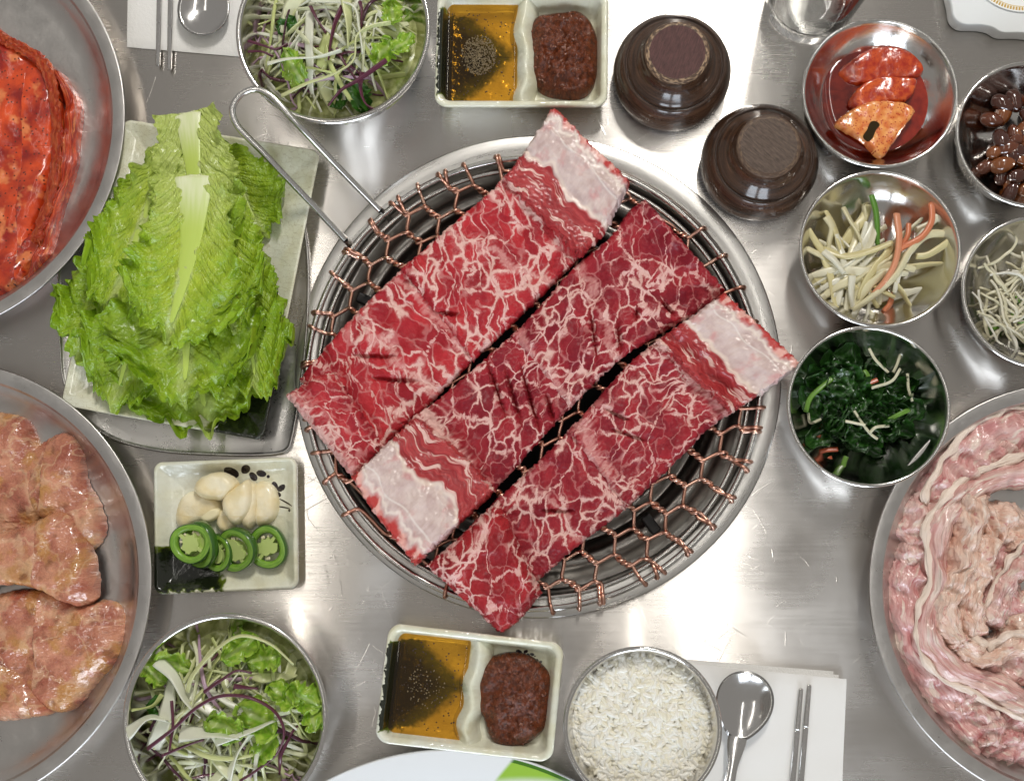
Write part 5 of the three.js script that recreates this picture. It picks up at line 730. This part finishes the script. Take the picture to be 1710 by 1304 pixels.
const spoonM = MAT({ color: rgb(0.68, 0.67, 0.66), metalness: 1, roughness: 0.16, roughnessMap: rough(0.9, 0.5, 9) });
spoon(1240, 1172, 48, 54, [-14, 62], 0.0045, 'steel soup spoon lying on the napkins beside the rice bowl', spoonM);
spoon(345, 18, 48, 56, [0, -1], 0.0022, 'steel soup spoon on the far napkin beside the salad bowl', spoonM);
function chopstick(a, b, y, label) { const p = P(a[0], a[1], y), q = P(b[0], b[1], y), d = q.clone().sub(p), L = d.length(), t = thing('chopstick', label, 'chopstick', p, -Math.atan2(d.z, d.x), 'flat steel chopsticks'); part('tip', jitter(new RoundedBoxGeometry(L * 0.16, 0.0028, 0.0036, 3, 0.0011), (x, yy, z) => { const k = 0.82 + 0.18 * (x / (L * 0.16) + 0.5); return [x + L * 0.08, yy * k, z * k]; }), spoonM, t); part('shaft', jitter(new RoundedBoxGeometry(L * 0.84, 0.0028, 0.0036, 3, 0.0009), (x, yy, z) => [x + L * 0.58 , yy, z * (1 + 0.3 * (x / (L * 0.84) + 0.5))]), spoonM, t); }
chopstick([263, 110], [274, -330], 0.0036, 'steel chopstick on the far napkin, the one nearer the meat platter');
chopstick([282, 117], [292, -330], 0.0036, 'steel chopstick on the far napkin, the one nearer the spoon');
chopstick([1338, 1149], [1296, 1600], 0.0062, 'steel chopstick on the near napkins, the one nearer the spoon');
chopstick([1352, 1143], [1312, 1600], 0.0062, 'steel chopstick on the near napkins, the outer one of the pair');

// ------------------------------------------------------------ glass, packet, near plate
{
  const q = circ(1350, 8, 72, 0.001), R = q.r, t = thing('drinking_glass', 'clear empty drinking glass behind the kimchi bowl', 'glass', [q.c.x, 0.0004, q.c.z]), H = 0.105;
  part('glass_wall', lathe([[0, 0], [R * 0.9, 0], [R, 0.003], [R * 1.04, 0.02], [R * 1.16, H], [R * 1.13, H + 0.0006], [R * 1.10, H], [R * 0.97, 0.02], [R * 0.88, 0.012], [R * 0.5, 0.009], [0, 0.0085]], 96), MAT({ color: rgb(0.97, 0.98, 0.98), transmission: 1, roughness: 0.02, ior: 1.5, thickness: 0.004 }), t);
}
{
  const pts = [[1586, -60], [1589, 12], [1593, 30], [1606, 40], [1640, 42], [1658, 46], [1672, 54], [1700, 55], [1760, 52], [1800, -60]], C = poly(pts.map((q) => P(q[0], q[1], 0.012)), true).getSpacedPoints(120), ctr = P(1690, -10, 0.012), pr = [[0.97, 0.0006], [1.0, 0.003], [1.0, 0.010], [0.985, 0.0118], [0.96, 0.0124], [0.0, 0.013]];
  const t = thing('wipe_packet', 'white plastic packet with wavy edge beyond the bean bowl', 'packet', [ctr.x, 0, ctr.z]);
  part('wrapper', grid(120, pr.length - 1, (u, v) => { const q = C[Math.round(u * 120) % 120], [k, y] = pr[Math.round(v * (pr.length - 1))]; return [(q.x - ctr.x) * k, y, (q.z - ctr.z) * k]; }), MAT({ color: rgb(0.80, 0.83, 0.84), roughness: 0.3, clearcoat: 0.4 }), t);
  const c = document.createElement('canvas'); c.width = 512; c.height = 512; const g = c.getContext('2d'); g.fillStyle = '#f2f4f2'; g.fillRect(0, 0, 512, 512); g.strokeStyle = '#c9a24e'; g.lineWidth = 16; g.setLineDash([9, 5]); g.beginPath(); g.arc(256, 256, 240, 0, TAU); g.stroke(); g.setLineDash([]); g.strokeStyle = '#d8bd80'; g.lineWidth = 4; g.beginPath(); g.arc(256, 256, 228, 0, TAU); g.stroke();
  g.fillStyle = '#6b7f96'; const rr = rngOf(9); for (let i = 0; i < 7; i++) { g.fillRect(130 + i * 30, 424, 20, 4); g.fillRect(133 + i * 30, 432, 4, 14); g.fillRect(142 + i * 30, 438, 12 * rr() + 4, 4); } g.fillStyle = '#d8202c'; g.beginPath(); g.ellipse(370, 400, 34, 20, -0.5, 0, TAU); g.fill(); g.fillRect(200, 350, 100, 26);
  const tx = new THREE.CanvasTexture(c); tx.colorSpace = THREE.SRGBColorSpace; const dsk = new THREE.CircleGeometry(0.0355, 64); dsk.rotateX(-Math.PI / 2); const lp = P(1706, -64, 0.0134); dsk.translate(lp.x - ctr.x, 0.0136, lp.z - ctr.z); part('printed_label', dsk, MAT({ map: tx, roughness: 0.35 }), t);
}
{
  const h = 0.02, q = circ(752, 1735, 469, h), R = q.r, t = thing('porcelain_plate', 'large white porcelain plate with a green stripe at the near edge', 'plate', [q.c.x, 0, q.c.z]);
  const g = lathe([[0, 0.001], [R * 0.6, 0.001], [R * 0.7, 0.004], [R - 0.002, h - 0.0018], [R, h - 0.0006], [R - 0.0012, h + 0.0003], [R - 0.02, h - 0.004], [R * 0.76, 0.0075], [R * 0.6, 0.006], [0, 0.0055]], 160), p = g.attributes.position, uv = []; for (let i = 0; i < p.count; i++) { uv.push(p.getX(i) / (2 * R) + 0.5, 0.5 - p.getZ(i) / (2 * R)); } g.setAttribute('uv', new THREE.Float32BufferAttribute(uv, 2));
  part('plate', g, MAT({ map: tex(1400, 1400, (u, v) => { const x = (u - 0.5) * 2, y = (v - 0.5) * 2, a = Math.atan2(x, y), rr = Math.hypot(x, y); let c = [0.78, 0.80, 0.82]; const d = a - 0.205 - 0.55 * (rr - 0.97); if (d > 0 && d < 0.5 && rr < 0.992) { const e = sst(0, 0.02, d), k = (1 - rr) / 0.06; c = mix3(c, k < 0.35 ? [0.05, 0.16, 0.01] : [0.30, 0.52, 0.05], e * sst(1.2, 0.3, k + 6 * (d - 0.18))); } return c; }), roughness: 0.12, clearcoat: 0.6, clearcoatRoughness: 0.05 }), t);
}
// ------------------------------------------------------------ shadows on for everything
scene.traverse((o) => { if (o.isMesh) { o.castShadow = true; o.receiveShadow = true; } });
scene.environment = null;
renderer.render(scene, camera);
